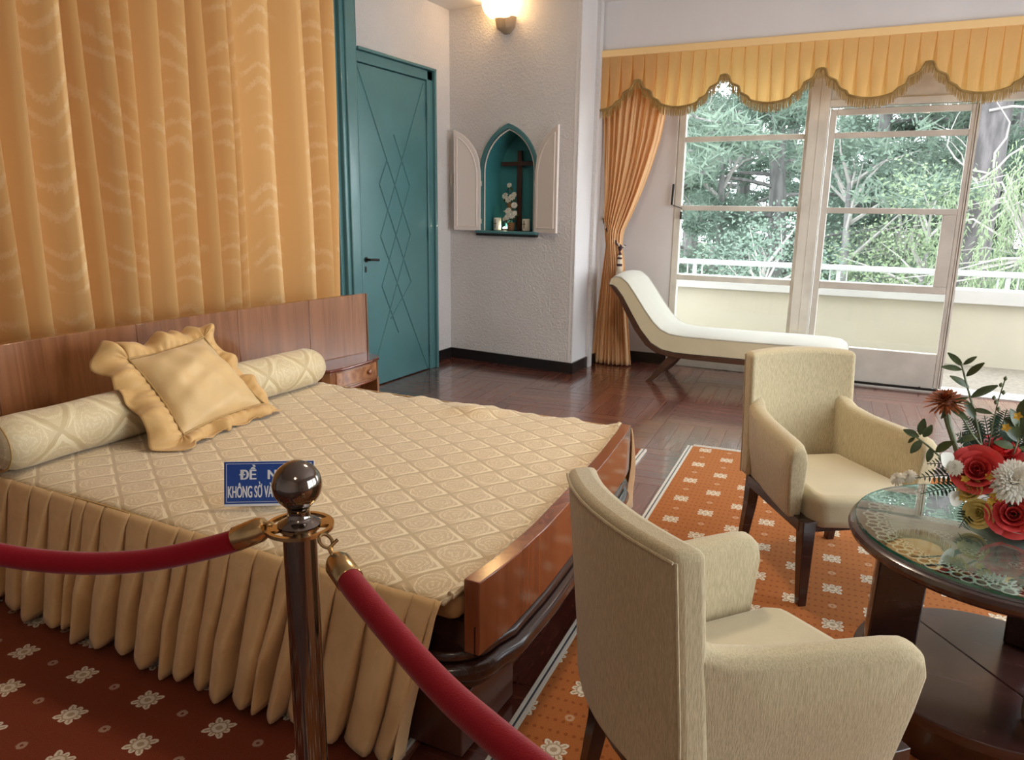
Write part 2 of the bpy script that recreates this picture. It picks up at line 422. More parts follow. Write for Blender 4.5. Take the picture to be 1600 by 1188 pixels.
for bi in range(-6, 6):
    for bj in range(-6, 7):
        for k in range(NS):
            a0, a1 = k*BL/NS+.0012, (k+1)*BL/NS-.0012
            if (bi+bj) % 2: cs = [(.0012, a0), (BL-.0012, a0), (BL-.0012, a1), (.0012, a1)]
            else: cs = [(a0, .002), (a1, .002), (a1, BL-.0012), (a0, BL-.0012)]
            pts = []
            for cx, cy in cs:
                lx, ly = bi*BL+cx, bj*BL+cy
                pts.append((-1.30+lx*math.cos(PA)-ly*math.sin(PA), 4.52+lx*math.sin(PA)+ly*math.cos(PA)))
            mx = sum(p[0] for p in pts)/4; my = sum(p[1] for p in pts)/4
            if mx > 1.15 or my < 1.35: continue
            edge = -.96-.0675*(my-3.1)
            if my < 4.38 and (mx < edge-.36 or mx > edge+.1): continue
            if mx > edge+.1 and my < 4.6: continue
            pts = clip(pts, -3.93, 1.3, 1.2, 7.3)
            if len(pts) < 3: continue
            ar = 0
            for i, p in enumerate(pts): q = pts[i-1]; ar += q[0]*p[1]-p[0]*q[1]
            if abs(ar) < .012: continue
            if ar < 0: pts = pts[::-1]
            cxm = sum(p[0] for p in pts)/len(pts); cym = sum(p[1] for p in pts)/len(pts)
            o = obj('plank', MB().prism([(p[0]-cxm, p[1]-cym) for p in pts], -.006, prnd.uniform(-.0004, .0004), 'z'), M[prnd.choice(['plank_a', 'plank_b', 'plank_c'])], loc=(0, 0, 0))
            # turn the grain along the board
            o.location = (cxm, cym, 0); o.parent = fl
            if not (bi+bj) % 2:
                me = o.data; me.transform(Matrix.Rotation(-R(90), 4, 'Z')); o.rotation_euler.z = R(90)

wl = obj('wall_left', MB().box(-4.1, -3.93, -2.3, 6.9, 0, CZ), M['stucco'], loc=(0, 0, 0)); tag(wl, 'white textured wall around the teal door', kind='structure')
ce = obj('ceiling', MB().box(-4.1, 2.8, -2.3, 7.4, CZ, CZ+.12), M['ceil'], loc=(0, 0, 0)); tag(ce, 'white ceiling', kind='structure')
wf = obj('wall_front', MB().box(-4.1, 2.8, -2.45, -2.3, -.1, CZ), M['plaster'], loc=(0, 0, 0)); tag(wf, 'plain white wall behind the rope barrier', kind='structure')
wr = empty('wall_right', (2.65, 2, 0), kind='structure', label='white wall with openings for the added side windows')
b = MB().box(2.65, 2.8, -2.3, 7.4, -.1, .42).box(2.65, 2.8, -2.3, 7.4, 2.5, CZ).box(2.65, 2.8, -2.3, 1.05, .42, 2.5).box(2.65, 2.8, 5.45, 7.4, .42, 2.5)
for y in (1.05, 3.2): b.box(2.65, 2.8, y, y+.14, .42, 2.5)
obj('wall_body', b, M['plaster'], wr)

# niche pier: its front face is turned a few degrees from the window wall
P0 = Vector((-3.95, 6.45, 0)); e_ = Vector((1.39, -.13, 0)).normalized(); d_ = Vector((-e_.y, e_.x, 0))
PM = Matrix((( e_.x, d_.x, 0, P0.x), (e_.y, d_.y, 0, P0.y), (0, 0, 1, 0), (0, 0, 0, 1)))
PW = 1.396; NU, NA, NZ0, NZ1, NH = .692, .283, 1.275, 1.80, .39
def archx(a, h, n=12):
    c = (h*h-a*a)/(2*a); r = c+a; t1 = math.atan2(h, -c)   # left arc from (-a,0) to (0,h), centre (c,0)
    pts = []
    for i in range(n+1):
        t = math.pi + (t1-math.pi)*i/n if t1 > 0 else 0
        pts.append((c+r*math.cos(math.pi-(math.pi-math.atan2(h, -c))*i/n), r*math.sin((math.pi-math.atan2(h, -c))*i/n)))
    return pts
def arch_outline(a, h, z0, z1, n=12):
    L_ = archx(a, h, n)
    left = [(NU+p[0], z1+p[1]) for p in L_]; right = [(NU-p[0], z1+p[1]) for p in L_][::-1][1:]
    return [(NU-a, z0)]+left+right+[(NU+a, z0)]
AO = arch_outline(NA, NH, NZ0, NZ1)
b = MB()
b.box(0, NU-NA, 0, .02, 0, CZ, PM).box(NU+NA, PW, 0, .02, 0, CZ, PM).box(NU-NA, NU+NA, 0, .02, 0, NZ0, PM)
top = [p for p in AO[1:-1]]
for i in range(len(top)-1):
    (u0, z0), (u1, z1) = top[i], top[i+1]
    b.add([(u0, 0, z0), (u1, 0, z1), (u1, 0, CZ), (u0, 0, CZ)], [(0, 1, 2, 3)], PM)
b.box(0, PW, .36, .42, 0, CZ, PM)
wp = obj('wall_niche', b, M['stucco'], loc=(0, 0, 0)); tag(wp, 'white stucco pier with an arched niche', kind='structure')
b = MB().add([(-2.562, 6.322, 0), (-2.562, 7.2, 0), (-2.562, 7.2, CZ), (-2.562, 6.322, CZ), (-2.60, 6.322, 0), (-2.60, 7.2, 0), (-2.60, 7.2, CZ), (-2.60, 6.322, CZ)],
      [(0, 1, 2, 3), (7, 6, 5, 4), (0, 3, 7, 4), (1, 5, 6, 2)])
tag(obj('wall_pier_side', b, M['plaster'], loc=(0, 0, 0)), 'smooth side of the niche pier facing the window', kind='structure')
nic = empty('wall_recess', tuple(PM @ Vector((NU, .0, NZ0))), kind='structure', label='turquoise painted arched recess in the pier')
nb = MB(); n = len(AO)
nb.add([(u, .0, z) for u, z in AO]+[(u, .30, z) for u, z in AO], [(i, i+1, n+i+1, n+i) for i in range(n-1)]+[(n-1, 0, n, 2*n-1)], PM)
nb.add([(u, .30, z) for u, z in AO], [tuple(range(n))], PM)
obj('recess_lining', nb, M['teal_niche'], nic)
fo = arch_outline(NA+.034, NH+.04, NZ0, NZ1); fi = AO
fr = MB()
k = len(fo)
fr.add([(u, -.018, z) for u, z in fo]+[(u, -.018, z) for u, z in fi]+[(u, .01, z) for u, z in fo]+[(u, .02, z) for u, z in fi],
   [(i, i+1, k+i+1, k+i) for i in range(k-1)]+[(i, 2*k+i, 2*k+i+1, i+1) for i in range(k-1)]+[(k+i, k+i+1, 3*k+i+1, 3*k+i) for i in range(k-1)], PM)
obj('arch_frame', fr, M['teal'], nic)
bi_ = arch_outline(NA-.012, NH-.012, NZ0, NZ1)
obj('arch_bead', MB().tube([PM @ Vector((u, .004, z)) for u, z in bi_], .007, 6), M['shutter'], nic)
obj('recess_sill', MB().box(NU-NA-.06, NU+NA+.045, -.05, .30, NZ0-.028, NZ0, PM), M['teal'], nic, bevel=.006)
obj('sill_lip', MB().box(NU-NA-.055, NU+NA+.04, -.042, 0, NZ0-.05, NZ0-.029, PM), M['base'], nic)
tag(obj('light_switch', MB().box(.028, .062, -.012, .0, 1.69, 1.79, PM).box(.036, .054, -.016, -.01, 1.71, 1.77, PM), M['white'], loc=tuple(PM @ Vector((.045, 0, 1.69))), bevel=.003), 'small ivory light switch on the pier beside the shutter', 'switch')

# skirting boards
def skirt_board(name, pts, h=.1, t=.018):
    b = MB()
    for (x0, y0), (x1, y1) in zip(pts[:-1], pts[1:]):
        d = Vector((x1-x0, y1-y0, 0)).normalized(); nn = Vector((d.y, -d.x, 0))*t
        a, c = Vector((x0, y0, 0)), Vector((x1, y1, 0))
        b.loft([[a, a+nn, a+nn+Vector((0, 0, h)), a+Vector((0, 0, h))], [c, c+nn, c+nn+Vector((0, 0, h)), c+Vector((0, 0, h))]])
    return tag(obj(name, b, M['base'], loc=(0, 0, 0)), kind='structure', label='black skirting board')
skirt_board('baseboard_left', [(-3.93, 5.98), (-3.93, 6.45)])
skirt_board('baseboard_niche', [(-3.94, 6.449), (-2.562, 6.321)])
skirt_board('baseboard_pier', [(-2.562, 6.308), (-2.562, 7.2)])
skirt_board('baseboard_back', [(-2.56, 7.2), (-1.92, 7.2)])

# window wall
wb = obj('wall_back', MB().box(-2.62, -1.92, 7.2, 7.42, -.1, CZ).box(-1.92, 2.8, 7.2, 7.42, 2.66, CZ).box(2.45, 2.8, 7.2, 7.42, -.1, 2.66), M['plaster'], loc=(0, 0, 0)); tag(wb, 'white wall around the large windows', kind='structure')
tag(obj('trim_1', MB().box(-2.562, 2.65, 6.76, 7.2, 2.845, CZ), M['plaster'], loc=(0, 0, 0)), 'white boxed beam above the window drapes', kind='structure')
tag(obj('trim_2', MB().box(-.79, -.64, 7.13, 7.30, 0, 2.66).box(-.715, -.708, 7.126, 7.131, 0, 2.66), M['wframe'], loc=(0, 0, 0), bevel=.004), 'wide cream post between window and glazed door', kind='structure')
def bars(parent, lst, mat, y0=7.19, y1=7.25):
    for nm, x0, x1, z0, z1 in lst:
        obj(nm, MB().box(x0, x1, y0, y1, z0, z1), M[mat], parent, bevel=.006, seg=2)
def panes(parent, lst, y=7.22):
    for x0, x1, z0, z1 in lst:
        obj('pane', MB().box(x0, x1, y-.002, y+.002, z0, z1), M['glass'], parent)
w1 = empty('window_1', (-1.35, 7.22, 0), kind='structure', label='tall fixed window left of the cream post')
bars(w1, [('stile', -1.92, -1.855, 0, 2.66), ('stile', -.825, -.79, 0, 2.66), ('rail', -1.855, -.825, 2.61, 2.66), ('rail', -1.855, -.825, 2.095, 2.14),
     ('rail', -1.855, -.825, 1.482, 1.528), ('rail', -1.855, -.825, .835, .885), ('bottom_panel', -1.855, -.825, 0, .32)], 'wframe')
panes(w1, [(-1.855, -.825, 2.14, 2.61), (-1.855, -.825, 1.528, 2.095), (-1.855, -.825, .885, 1.482), (-1.855, -.825, .32, .835)])
obj('bolt_rod', MB().tube([(-1.925, 7.17, 2.4), (-1.928, 7.17, 1.52)], .005, 6), M['wframe'], w1)
obj('bolt_handle', MB().tube([(-1.932, 7.165, 1.72), (-1.936, 7.155, 1.53)], .010, 8).tube([(-1.93, 7.16, 1.53), (-1.84, 7.17, 1.50)], .004, 6).tube([(-1.845, 7.165, 1.47), (-1.845, 7.165, 1.40)], .011, 8), M['iron'], w1)
def glazed_leaf(root, x0, x1, mat):
    bars(root, [('stile', x0, x0+.05, .03, 2.33), ('stile', x1-.05, x1, .03, 2.33), ('rail', x0+.05, x1-.05, 2.28, 2.33), ('rail', x0+.05, x1-.05, 2.095, 2.14),
       ('rail', x0+.05, x1-.05, 1.475, 1.525), ('rail', x0+.05, x1-.05, .83, .89), ('lock_panel', x1-.15, x1-.05, .89, 1.475), ('bottom_panel', x0+.05, x1-.05, .03, .325)], mat)
    panes(root, [(x0+.05, x1-.05, 2.14, 2.28), (x0+.05, x1-.05, 1.525, 2.095), (x0+.05, x1-.15, .89, 1.475), (x0+.05, x1-.05, .325, .83)])
d2 = empty('door_2', (-.1, 7.22, 0), kind='structure', label='closed glazed balcony door with wide lock rail')
glazed_leaf(d2, -.632, .448, 'wframe2')
obj('hinge', MB().tube([(-.642, 7.18, 1.28), (-.642, 7.18, 1.42)], .009, 8), M['wframe'], d2)
obj('hinge', MB().tube([(-.642, 7.18, 2.13), (-.642, 7.18, 2.27)], .009, 8), M['wframe'], d2)
obj('edge_bead', MB().box(.448, .462, 7.175, 7.265, .03, 2.33).box(.432, .440, 7.182, 7.19, .03, 2.33), M['wframe'], d2)
obj('door_sweep', MB().box(-.60, .44, 7.178, 7.195, .012, .03).tube([(-.05, 7.17, .025), (-.02, 7.17, .025)], .012, 6).tube([(.3, 7.17, .02), (.3, 7.17, .04)], .008, 6), M['iron'], d2)
tag(obj('trim_3', MB().box(-.64, 1.45, 7.16, 7.28, 2.345, 2.40).box(-.64, 1.45, 7.2, 7.26, 2.40, 2.66).box(1.39, 1.45, 7.16, 7.28, 0, 2.345), M['wframe'], loc=(0, 0, 0), bevel=.004), 'cream door head and jamb of the balcony doorway', kind='structure')
tag(obj('trim_4', MB().box(-1.92, 2.45, 7.2, 7.42, -.1, .0).box(-.64, 1.39, 7.16, 7.42, 0, .012), M['cap'], loc=(0, 0, 0)), 'pale stone threshold under the doors', kind='structure')
w2 = empty('window_2', (1.95, 7.22, 0), kind='structure', label='tall window right of the balcony doorway')
bars(w2, [('stile', 1.45, 1.51, 0, 2.66), ('stile', 2.39, 2.45, 0, 2.66), ('rail', 1.51, 2.39, 2.61, 2.66), ('rail', 1.51, 2.39, 2.095, 2.14), ('rail', 1.51, 2.39, 1.482, 1.528), ('rail', 1.51, 2.39, .835, .885), ('bottom_panel', 1.51, 2.39, 0, .32)], 'wframe')
panes(w2, [(1.51, 2.39, 2.14, 2.61), (1.51, 2.39, 1.528, 2.095), (1.51, 2.39, .885, 1.482), (1.51, 2.39, .32, .835)])
# unseen windows added in the right-hand wall to let in more daylight
for i, (y0, y1) in enumerate(((1.19, 3.2), (3.34, 5.45))):
    wv = empty('window_%d' % (3+i), (2.7, (y0+y1)/2, .42), kind='structure', label=['unseen side window added by the table', 'unseen side window added nearest the balcony'][i])
    ym = (y0+y1)/2
    for nm, a0, a1, z0, z1 in (('stile', y0, y0+.06, .42, 2.5), ('stile', y1-.06, y1, .42, 2.5), ('stile', ym-.03, ym+.03, .42, 2.5), ('rail', y0, y1, .42, .48), ('rail', y0, y1, 2.44, 2.5), ('rail', y0, y1, 1.9, 1.94)):
        obj(nm, MB().box(2.69, 2.74, a0, a1, z0, z1), M['wframe'], wv)
    for a0, a1 in ((y0+.06, ym-.03), (ym+.03, y1-.06)):
        for z0, z1 in ((.48, 1.9), (1.94, 2.44)):
            obj('pane', MB().box(2.713, 2.717, a0, a1, z0, z1), M['glass'], wv)

# teal door
d1 = empty('door_1', (-3.8, 5.35, 0), kind='structure', label='closed teal panel door with lattice of crossing beads')
obj('leaf', MB().box(-3.845, -3.80, 4.872, 5.835, .008, 2.545), M['teal'], d1, bevel=.004)
obj('jamb', MB().box(-3.93, -3.785, 5.840, 5.925, 0, 2.63).box(-3.93, -3.76, 5.925, 5.955, 0, 2.655), M['teal'], d1, bevel=.006)
obj('door_head', MB().box(-3.93, -3.785, 4.87, 5.925, 2.55, 2.63).box(-3.93, -3.76, 4.87, 5.955, 2.632, 2.655), M['teal'], d1, bevel=.006)
def bead(*pts):
    for a, c in zip(pts[:-1], pts[1:]):
        A, B_ = Vector((-3.799, *a)), Vector((-3.799, *c)); d = (B_-A).normalized(); nn = d.cross(Vector((1, 0, 0)))*.0055
        b = MB(); h = Vector((.007, 0, 0))
        b.loft([[A-nn, A+nn, A+nn*.4+h, A-nn*.4+h], [B_-nn, B_+nn, B_+nn*.4+h, B_-nn*.4+h]])
        obj('bead', b, M['teal'], d1)
bead((4.885, 2.535), (5.565, 1.25), (5.03, .22)); bead((5.80, 2.52), (5.135, 1.245), (5.815, .012))
bead((5.349, 2.06), (5.566, 1.66), (5.137, .835), (5.36, .415)); bead((5.245, 1.85), (5.137, 1.66), (5.565, .84), (5.25, .55))
obj('door_handle', MB().tube([(-3.80, 4.935, 1.066), (-3.75, 4.935, 1.066), (-3.745, 4.95, 1.066), (-3.745, 5.03, 1.06)], [.011, .009, .010, .011], 10).lathe([(.022, 0), (.022, .006)], 14, Matrix.Translation((-3.80, 4.935, 1.066)) @ Matrix.Rotation(R(90), 4, 'Y')), M['iron'], d1, smooth=True)
obj('keyhole_plate', MB().prism([(4.918, .965), (4.935, .965), (4.938, .985), (4.935, 1.012), (4.918, 1.012), (4.915, .985)], -3.80, -3.796, 'x'), M['iron'], d1)
for z in (2.30, 1.25, .19): obj('hinge', MB().tube([(-3.785, 5.838, z-.055), (-3.785, 5.838, z+.055)], .009, 8), M['teal'], d1)
# teal posts framing the bed curtain
def post(name, y0, y1, label):
    b = MB().box(-3.93, -3.80, y0, y1, 0, CZ).box(-3.93, -3.765, y0+.035, y1-.03, 0, CZ).box(-3.93, -3.745, y0+.075, y1-.055, 0, CZ)
    b.box(-3.93, -3.775, y1-.018, y1, 0, CZ)
    tag(obj(name, b, M['teal'], loc=(0, 0, 0), bevel=.009, seg=3), label, kind='structure')
post('trim_5', 4.63, 4.87, 'moulded teal post between bed curtain and door')
post('trim_6', -.12, .12, 'moulded teal post at the far end of the bed curtain')

# balcony
tag(obj('terrace_floor', MB().box(-7, 7, 7.42, 9.1, -.35, -.03), M['terrace'], loc=(0, 0, 0)), 'sandy tiled balcony floor', kind='structure')
tag(obj('parapet_wall', MB().box(-7, 7, 8.86, 9.04, -.35, .60), M['parapet'], loc=(0, 0, 0)), 'cream rendered balcony parapet', kind='structure')
tag(obj('parapet_coping', MB().box(-7, 7, 8.82, 9.08, .60, .742), M['cap'], loc=(0, 0, 0), bevel=.008), 'white coping on the balcony parapet', kind='structure')
rl = empty('balcony_rail', (0, 8.95, .742), label='white metal handrail along the balcony parapet', cat='railing')
obj('handrail', MB().box(-7, 7, 8.92, 8.985, .868, .925), M['rail'], rl, bevel=.01)
for g in range(-4, 5):
    gx = at(1575, 440, 'y', 8.95).x + g*1.56
    for dx, t in ((-.085, .007), (0, .02), (.085, .007)):
        obj('post', MB().box(gx+dx-t, gx+dx+t, 8.95-t, 8.95+t, .742, .868), M['rail'], rl)
tag(obj('garden_ground', MB().box(-60, 60, 9.04, 120, -4.2, -3.6), plain('garden_grass', (.05, .08, .03), .9, var=.4, vscale=1), loc=(0, 0, 0)), 'green garden ground below the balcony', kind='structure')

# ================================================================== BED
BX, BY = -2.0, 2.38
FC = [(1.50, -.895), (1.58, -.883), (1.74, -.870), (2.0, -.873), (2.31, -.895), (2.5, -.911), (2.76, -.935), (3.11, -.978), (3.2, -.995), (3.30, -1.012)]
def foot_x(y):
    if y <= FC[0][0]: return FC[0][1]
    for (y0, x0), (y1, x1) in zip(FC[:-1], FC[1:]):
        if y <= y1: return x0+(x1-x0)*(y-y0)/(y1-y0)
    return FC[-1][1]
def head_x(y): return -3.235 + .115*((y-2.40)/1.63)**2
bed = empty('bed', (BX, BY, 0), label='wide low bed with curved walnut headboard and bowed mahogany footboard', cat='bed')
# headboard: curved veneered panels side by side
ys = [.76, 1.16, 1.73, 2.40, 3.02, 3.55, 4.035]
for y0, y1 in zip(ys[:-1], ys[1:]):
    secs = []
    for i in range(9):
        y = y0+.0006+(y1-y0-.0012)*i/8; x = head_x(y)
        secs.append([(x-.04, y, .02), (x, y, .02), (x, y, .922), (x-.04, y, .922)])
    obj('headboard_panel', MB().loft(secs), M['walnut'], bed, bevel=.003, seg=2)
obj('headboard_end', MB().box(head_x(4.035)-.042, head_x(4.035)+.003, 4.036, 4.046, .02, .922), M['walnut'], bed)
# footboard
secs = []
for i in range(25):
    y = 1.585+(3.205-1.585)*i/24; x = foot_x(y)
    secs.append([(x-.048, y, .315), (x, y, .315), (x, y, .532), (x-.048, y, .532)])
obj('footboard', MB().loft(secs), M['mahog'], bed, bevel=.003, seg=2)
def plan(off, y0=1.53, y1=3.27, rc=.16, xb=-3.15):
    """plan outline of the bed base, corner at the foot rounded, pushed out by off"""
    pts = [(xb, y0-off)]
    x0 = foot_x(y0)
    for i in range(9):
        t = -math.pi/2 + math.pi/2*i/8
        pts.append((x0-rc+.02+(rc+off)*math.cos(t)-.0, y0+rc+(rc+off)*math.sin(t)))
    for i in range(1, 20):
        y = y0+rc + (y1-y0-2*rc)*i/20; pts.append((foot_x(y)+.02+off, y))
    x1 = foot_x(y1)
    for i in range(9):
        t = math.pi/2*i/8
        pts.append((x1-rc+.02+(rc+off)*math.cos(t), y1-rc+(rc+off)*math.sin(t)))
    pts.append((xb, y1+off)); return pts
obj('upper_moulding', MB().prism(plan(-.012), .283, .314), M['dkwood'], bed, bevel=.010, smooth=True)
obj('lower_moulding', MB().prism(plan(.012), .222, .282), M['dkwood'], bed, bevel=.022, smooth=True)
obj('moulding_fillet', MB().prism(plan(-.02), .192, .222), M['dkwood'], bed, bevel=.006)
obj('side_rail', MB().prism(plan(-.03, 1.56, 3.24, .02), .314, .40), M['dkwood'], bed)
obj('base_box', MB().box(-3.1, -1.35, 1.75, 3.05, .0102, .192), M['dkwood'], bed)
for y0, y1 in ((1.55, 1.865), (2.93, 3.24)):
    xx = foot_x((y0+y1)/2)
    obj('foot_block', MB().box(-1.35, xx-.045, y0, y1, .0102, .192), M['dkmahog'], bed, bevel=.004)
# mattress
mp = [(-3.12, 1.565)]+[(foot_x(y)-.056, y) for y in [1.565+.05*i for i in range(33)]]+[(-3.12, 3.2)]
obj('mattress', MB().prism(mp, .40, .492), M['mattress'], bed, bevel=.035, smooth=True)

# bedspread
bs = empty('bedspread', (BX, BY, .49), label='cream jacquard bedspread with gold pleated skirts spread over the bed', cat='bedspread')
brnd = random.Random(11)
def ztop(x, y):
    z = .500 + .004*math.sin(x*3.1+y*2.0) + .003*math.sin(x*7-y*5)
    fe = max(0, (y-3.0)/.26)                     # puckered far edge
    z += fe*(.005*math.sin(x*17+math.sin(x*5))+.004*math.sin(x*29+1)) + .028*math.exp(-((x+1.80)/.10)**2-((y-3.14)/.07)**2) - .006*math.exp(-((x+1.66)/.05)**2-((y-3.10)/.09)**2)
    ne = max(0, (1.62-y)/.1); z -= .012*ne*ne
    return z
def top_fn(u, v):
    y = 1.517+(3.25-1.517)*v
    xe = foot_x(y)-.058-.012*math.exp(-((y-3.2)/.1)**2)
    x = -3.12+(xe+3.12)*u
    if v > .985: y += .012*math.sin(x*23)+.010*math.sin(x*57)
    return (x, y, ztop(x, y))
obj('top_cover', MB().grid(90, 70, top_fn), M['jacq'], bs, smooth=True, solid=.008)
def foot_roll(y): return (foot_x(y)-.062, y, ztop(foot_x(y)-.06, y)+.004)
obj('foot_hem', MB().tube([foot_roll(1.55+.05*i) for i in range(35)], .012, 8), M['jacq'], bs, smooth=True)
obj('piping', MB().tube([(-3.12+2.16*i/60, 1.513, ztop(-3.12+2.16*i/60, 1.517)+.002) for i in range(61)], .0055, 6), M['piping'], bs, smooth=True)
def pleated(nm, ys_, sgn, x0, x1, zb, npl, shear, flare, seed, rows=22):
    rn = random.Random(seed); edges = [x0]
    while edges[-1] < x1: edges.append(edges[-1]+(x1-x0)/npl*rn.uniform(.6, 1.4))
    edges[-1] = x1
    amp = [rn.uniform(.7, 1.3) for _ in edges]; ph = [rn.uniform(-1, 1) for _ in edges]; dz = [rn.uniform(-.012, .012) for _ in edges]
    prof = [(0, -.25), (.08, .15), (.22, .42), (.42, .66), (.62, .84), (.80, .97), (.92, 1.02), (.985, .92), (1.0, .55), (.95, .05), (.90, -.35), (.95, -.5)]
    cols = []
    for k in range(len(edges)-1):
        w_ = edges[k+1]-edges[k]
        for p, h in prof: cols.append((edges[k]+w_*p, h*amp[k], k))
    vs = []; n = len(cols)
    for r in range(rows+1):
        t = r/rows
        for x, h, k in cols:
            g = min(1, t*1.6)**1.2
            sway = .012*math.sin(t*5+ph[k]*2)*t
            kx = shear(x)*t
            yy = ys_ + sgn*(.004 + flare*t + .014*math.sin(min(1, t*8)*math.pi/2) + h*(.003+.052*g) + sway*.6)
            zz = .497 - (.497-zb-dz[k])*t + .012*math.exp(-t*14)*0
            vs.append((x-kx+sway, yy, zz))
    fs = [(r*n+i, r*n+i+1, (r+1)*n+i+1, (r+1)*n+i) for r in range(rows) for i in range(n-1)]
    return obj(nm, MB().add(vs, fs), M['satin'], bs, smooth=True, solid=.003, sharp=75)
pleated('pleated_skirt', 1.515, -1, -3.14, -.955, .035, 23, lambda x: .10+.03*(x+.96), .045, 5)
pleated('pleated_skirt', 3.262, 1, -3.0, -1.01, .05, 22, lambda x: .02, .10, 6, 12)
obj('pillow_end_flap', MB().grid(10, 8, lambda u, v: (-3.14+.02*u, 1.50-.02*math.sin(v*3)+.25*u*0+.25*u, .50-.38*v)), M['satin'], bs, smooth=True)

# bolster
def bolster():
    xc, r0 = -2.872, .104; rings = []
    ys2 = [1.50, 1.505, 1.525, 1.56]+[1.62+.1*i for i in range(16)]+[3.17, 3.205, 3.225, 3.232]
    for i, y in enumerate(ys2):
        e = min(y-1.497, 3.236-y); k = min(1, .62+.38*math.sqrt(max(0, min(1, e/.06))))
        if e > .07: k = 1+.018*math.sin(y*17)+.012*math.sin(y*9+1)
        rr = r0*k
        rings.append([(xc+rr*1.06*math.cos(2*math.pi*j/28)-.012*math.sin(y), y, .507+r0+max(-r0, rr*math.sin(2*math.pi*j/28))) for j in range(28)])
    return MB().loft(rings)
bo = empty('bolster', (-2.87, 2.37, .507), label='long cream jacquard bolster across the head of the bed', cat='pillow')
obj('cover', bolster(), M['jacqb'], bo, smooth=True, sharp=60)
obj('end_seam', MB().tube([(-2.882+.098*math.cos(t*.2617), 1.512, .611+.094*math.sin(t*.2617)) for t in range(25)], .004, 6), M['piping'], bo)

# ruffled cushion
cu = empty('ruffled_cushion', (-2.70, 2.36, .51), label='square gold satin cushion with wide ruffled frill leaning on the bolster', cat='cushion')
CT = [at(200, 562, 'x', -2.925), at(318, 528, 'x', -2.905), at(412, 632, 'x', -2.635), at(287, 692, 'x', -2.585)]   # tl tr br bl
for p in CT[2:]: p.z = max(p.z, .545)
cn = (CT[1]-CT[3]).cross(CT[0]-CT[2]).normalized()
if cn.x < 0: cn = -cn
def cface(u, v):  # u,v in 0..1, bilinear with pinched sides
    p = CT[3]*(1-u)*(1-v)+CT[2]*u*(1-v)+CT[1]*u*v+CT[0]*(1-u)*v
    c = (CT[0]+CT[1]+CT[2]+CT[3])/4
    eu = 1-abs(2*u-1)**2; ev = 1-abs(2*v-1)**2
    pin = .08*((abs(2*u-1)**4)*ev + (abs(2*v-1)**4)*eu)
    p = p+(c-p)*pin
    return p, (eu*ev)**.55
crn = random.Random(4)
def cfront(u, v):
    p, h = cface(u, v); w_ = .006*math.sin(u*19+v*7)+.005*math.sin(u*9-v*23)
    return p+cn*(.085*h+w_*h)
def cback(u, v):
    p, h = cface(u, v); q = p-cn*(.05*h)
    return q
obj('cushion_body', MB().grid(26, 26, cfront).grid(26, 26, lambda u, v: cback(1-u, v)), M['cushion'], cu, smooth=True, sharp=170)
def border(s):
    s = s % 4; k = int(s); t = s-k
    a, c = CT[(0, 1, 2, 3)[k]], CT[(1, 2, 3, 0)[k]]
    uv = [(t, 1), (1, 1-t), (1-t, 0), (0, t)][k]
    return cface(*uv)[0]
cc = (CT[0]+CT[1]+CT[2]+CT[3])/4
FWs = [.115, .095, .085, .15]
def side_n(k):
    a, c = CT[k], CT[(k+1) % 4]; d = (c-a).normalized(); o = cn.cross(d)
    m_ = (a+c)/2-cc
    return o if o.dot(m_) > 0 else -o
def frill(u, v):
    q5 = (u % 1)*5.4; k = min(3, int(q5/1.35)); t = q5-k*1.35; s = 4*u
    if t < 1: p = border(k+min(t, .9999)); o = side_n(k); W_ = FWs[k]
    else:
        f = (t-1)/.35; p = border(k+.9999); o = side_n(k).slerp(side_n((k+1) % 4), f); W_ = FWs[k]+(FWs[(k+1) % 4]-FWs[k])*f
        W_ *= 1+.10*math.sin(f*math.pi)
    wv = math.sin(s*2*math.pi*2.6+1.3*math.sin(s*5)); w2 = math.sin(s*2*math.pi*5.3+2); g3 = math.sin(s*2*math.pi*15)
    q = p+o*W_*(v-.10*v*v)*(1+.07*w2*v) + cn*(v*(.032*wv+.013*w2) + .022*math.sin(v*math.pi)*(1+.4*wv) + .005*g3*math.exp(-((v-.15)/.18)**2))
    q = q - cn*.03*v*v
    if q.z < .513: q = Vector((q.x+(.513-q.z)*.9, q.y, .513+.018*v*(.5+.5*wv)))
    dx, dz = q.x+2.875, q.z-.61; d = math.hypot(dx, dz)
    if d < .122 and 1.5 < q.y < 3.23: q.x = -2.875+dx/d*.122; q.z = .61+dz/d*.122
    return q
obj('frill', MB().grid(300, 14, frill), M['ruffle'], cu, smooth=True, solid=.002, sharp=170)
obj('piping', MB().tube([border(4*i/120)+cn*.006 for i in range(121)], .0045, 6), M['piping'], cu, smooth=True)

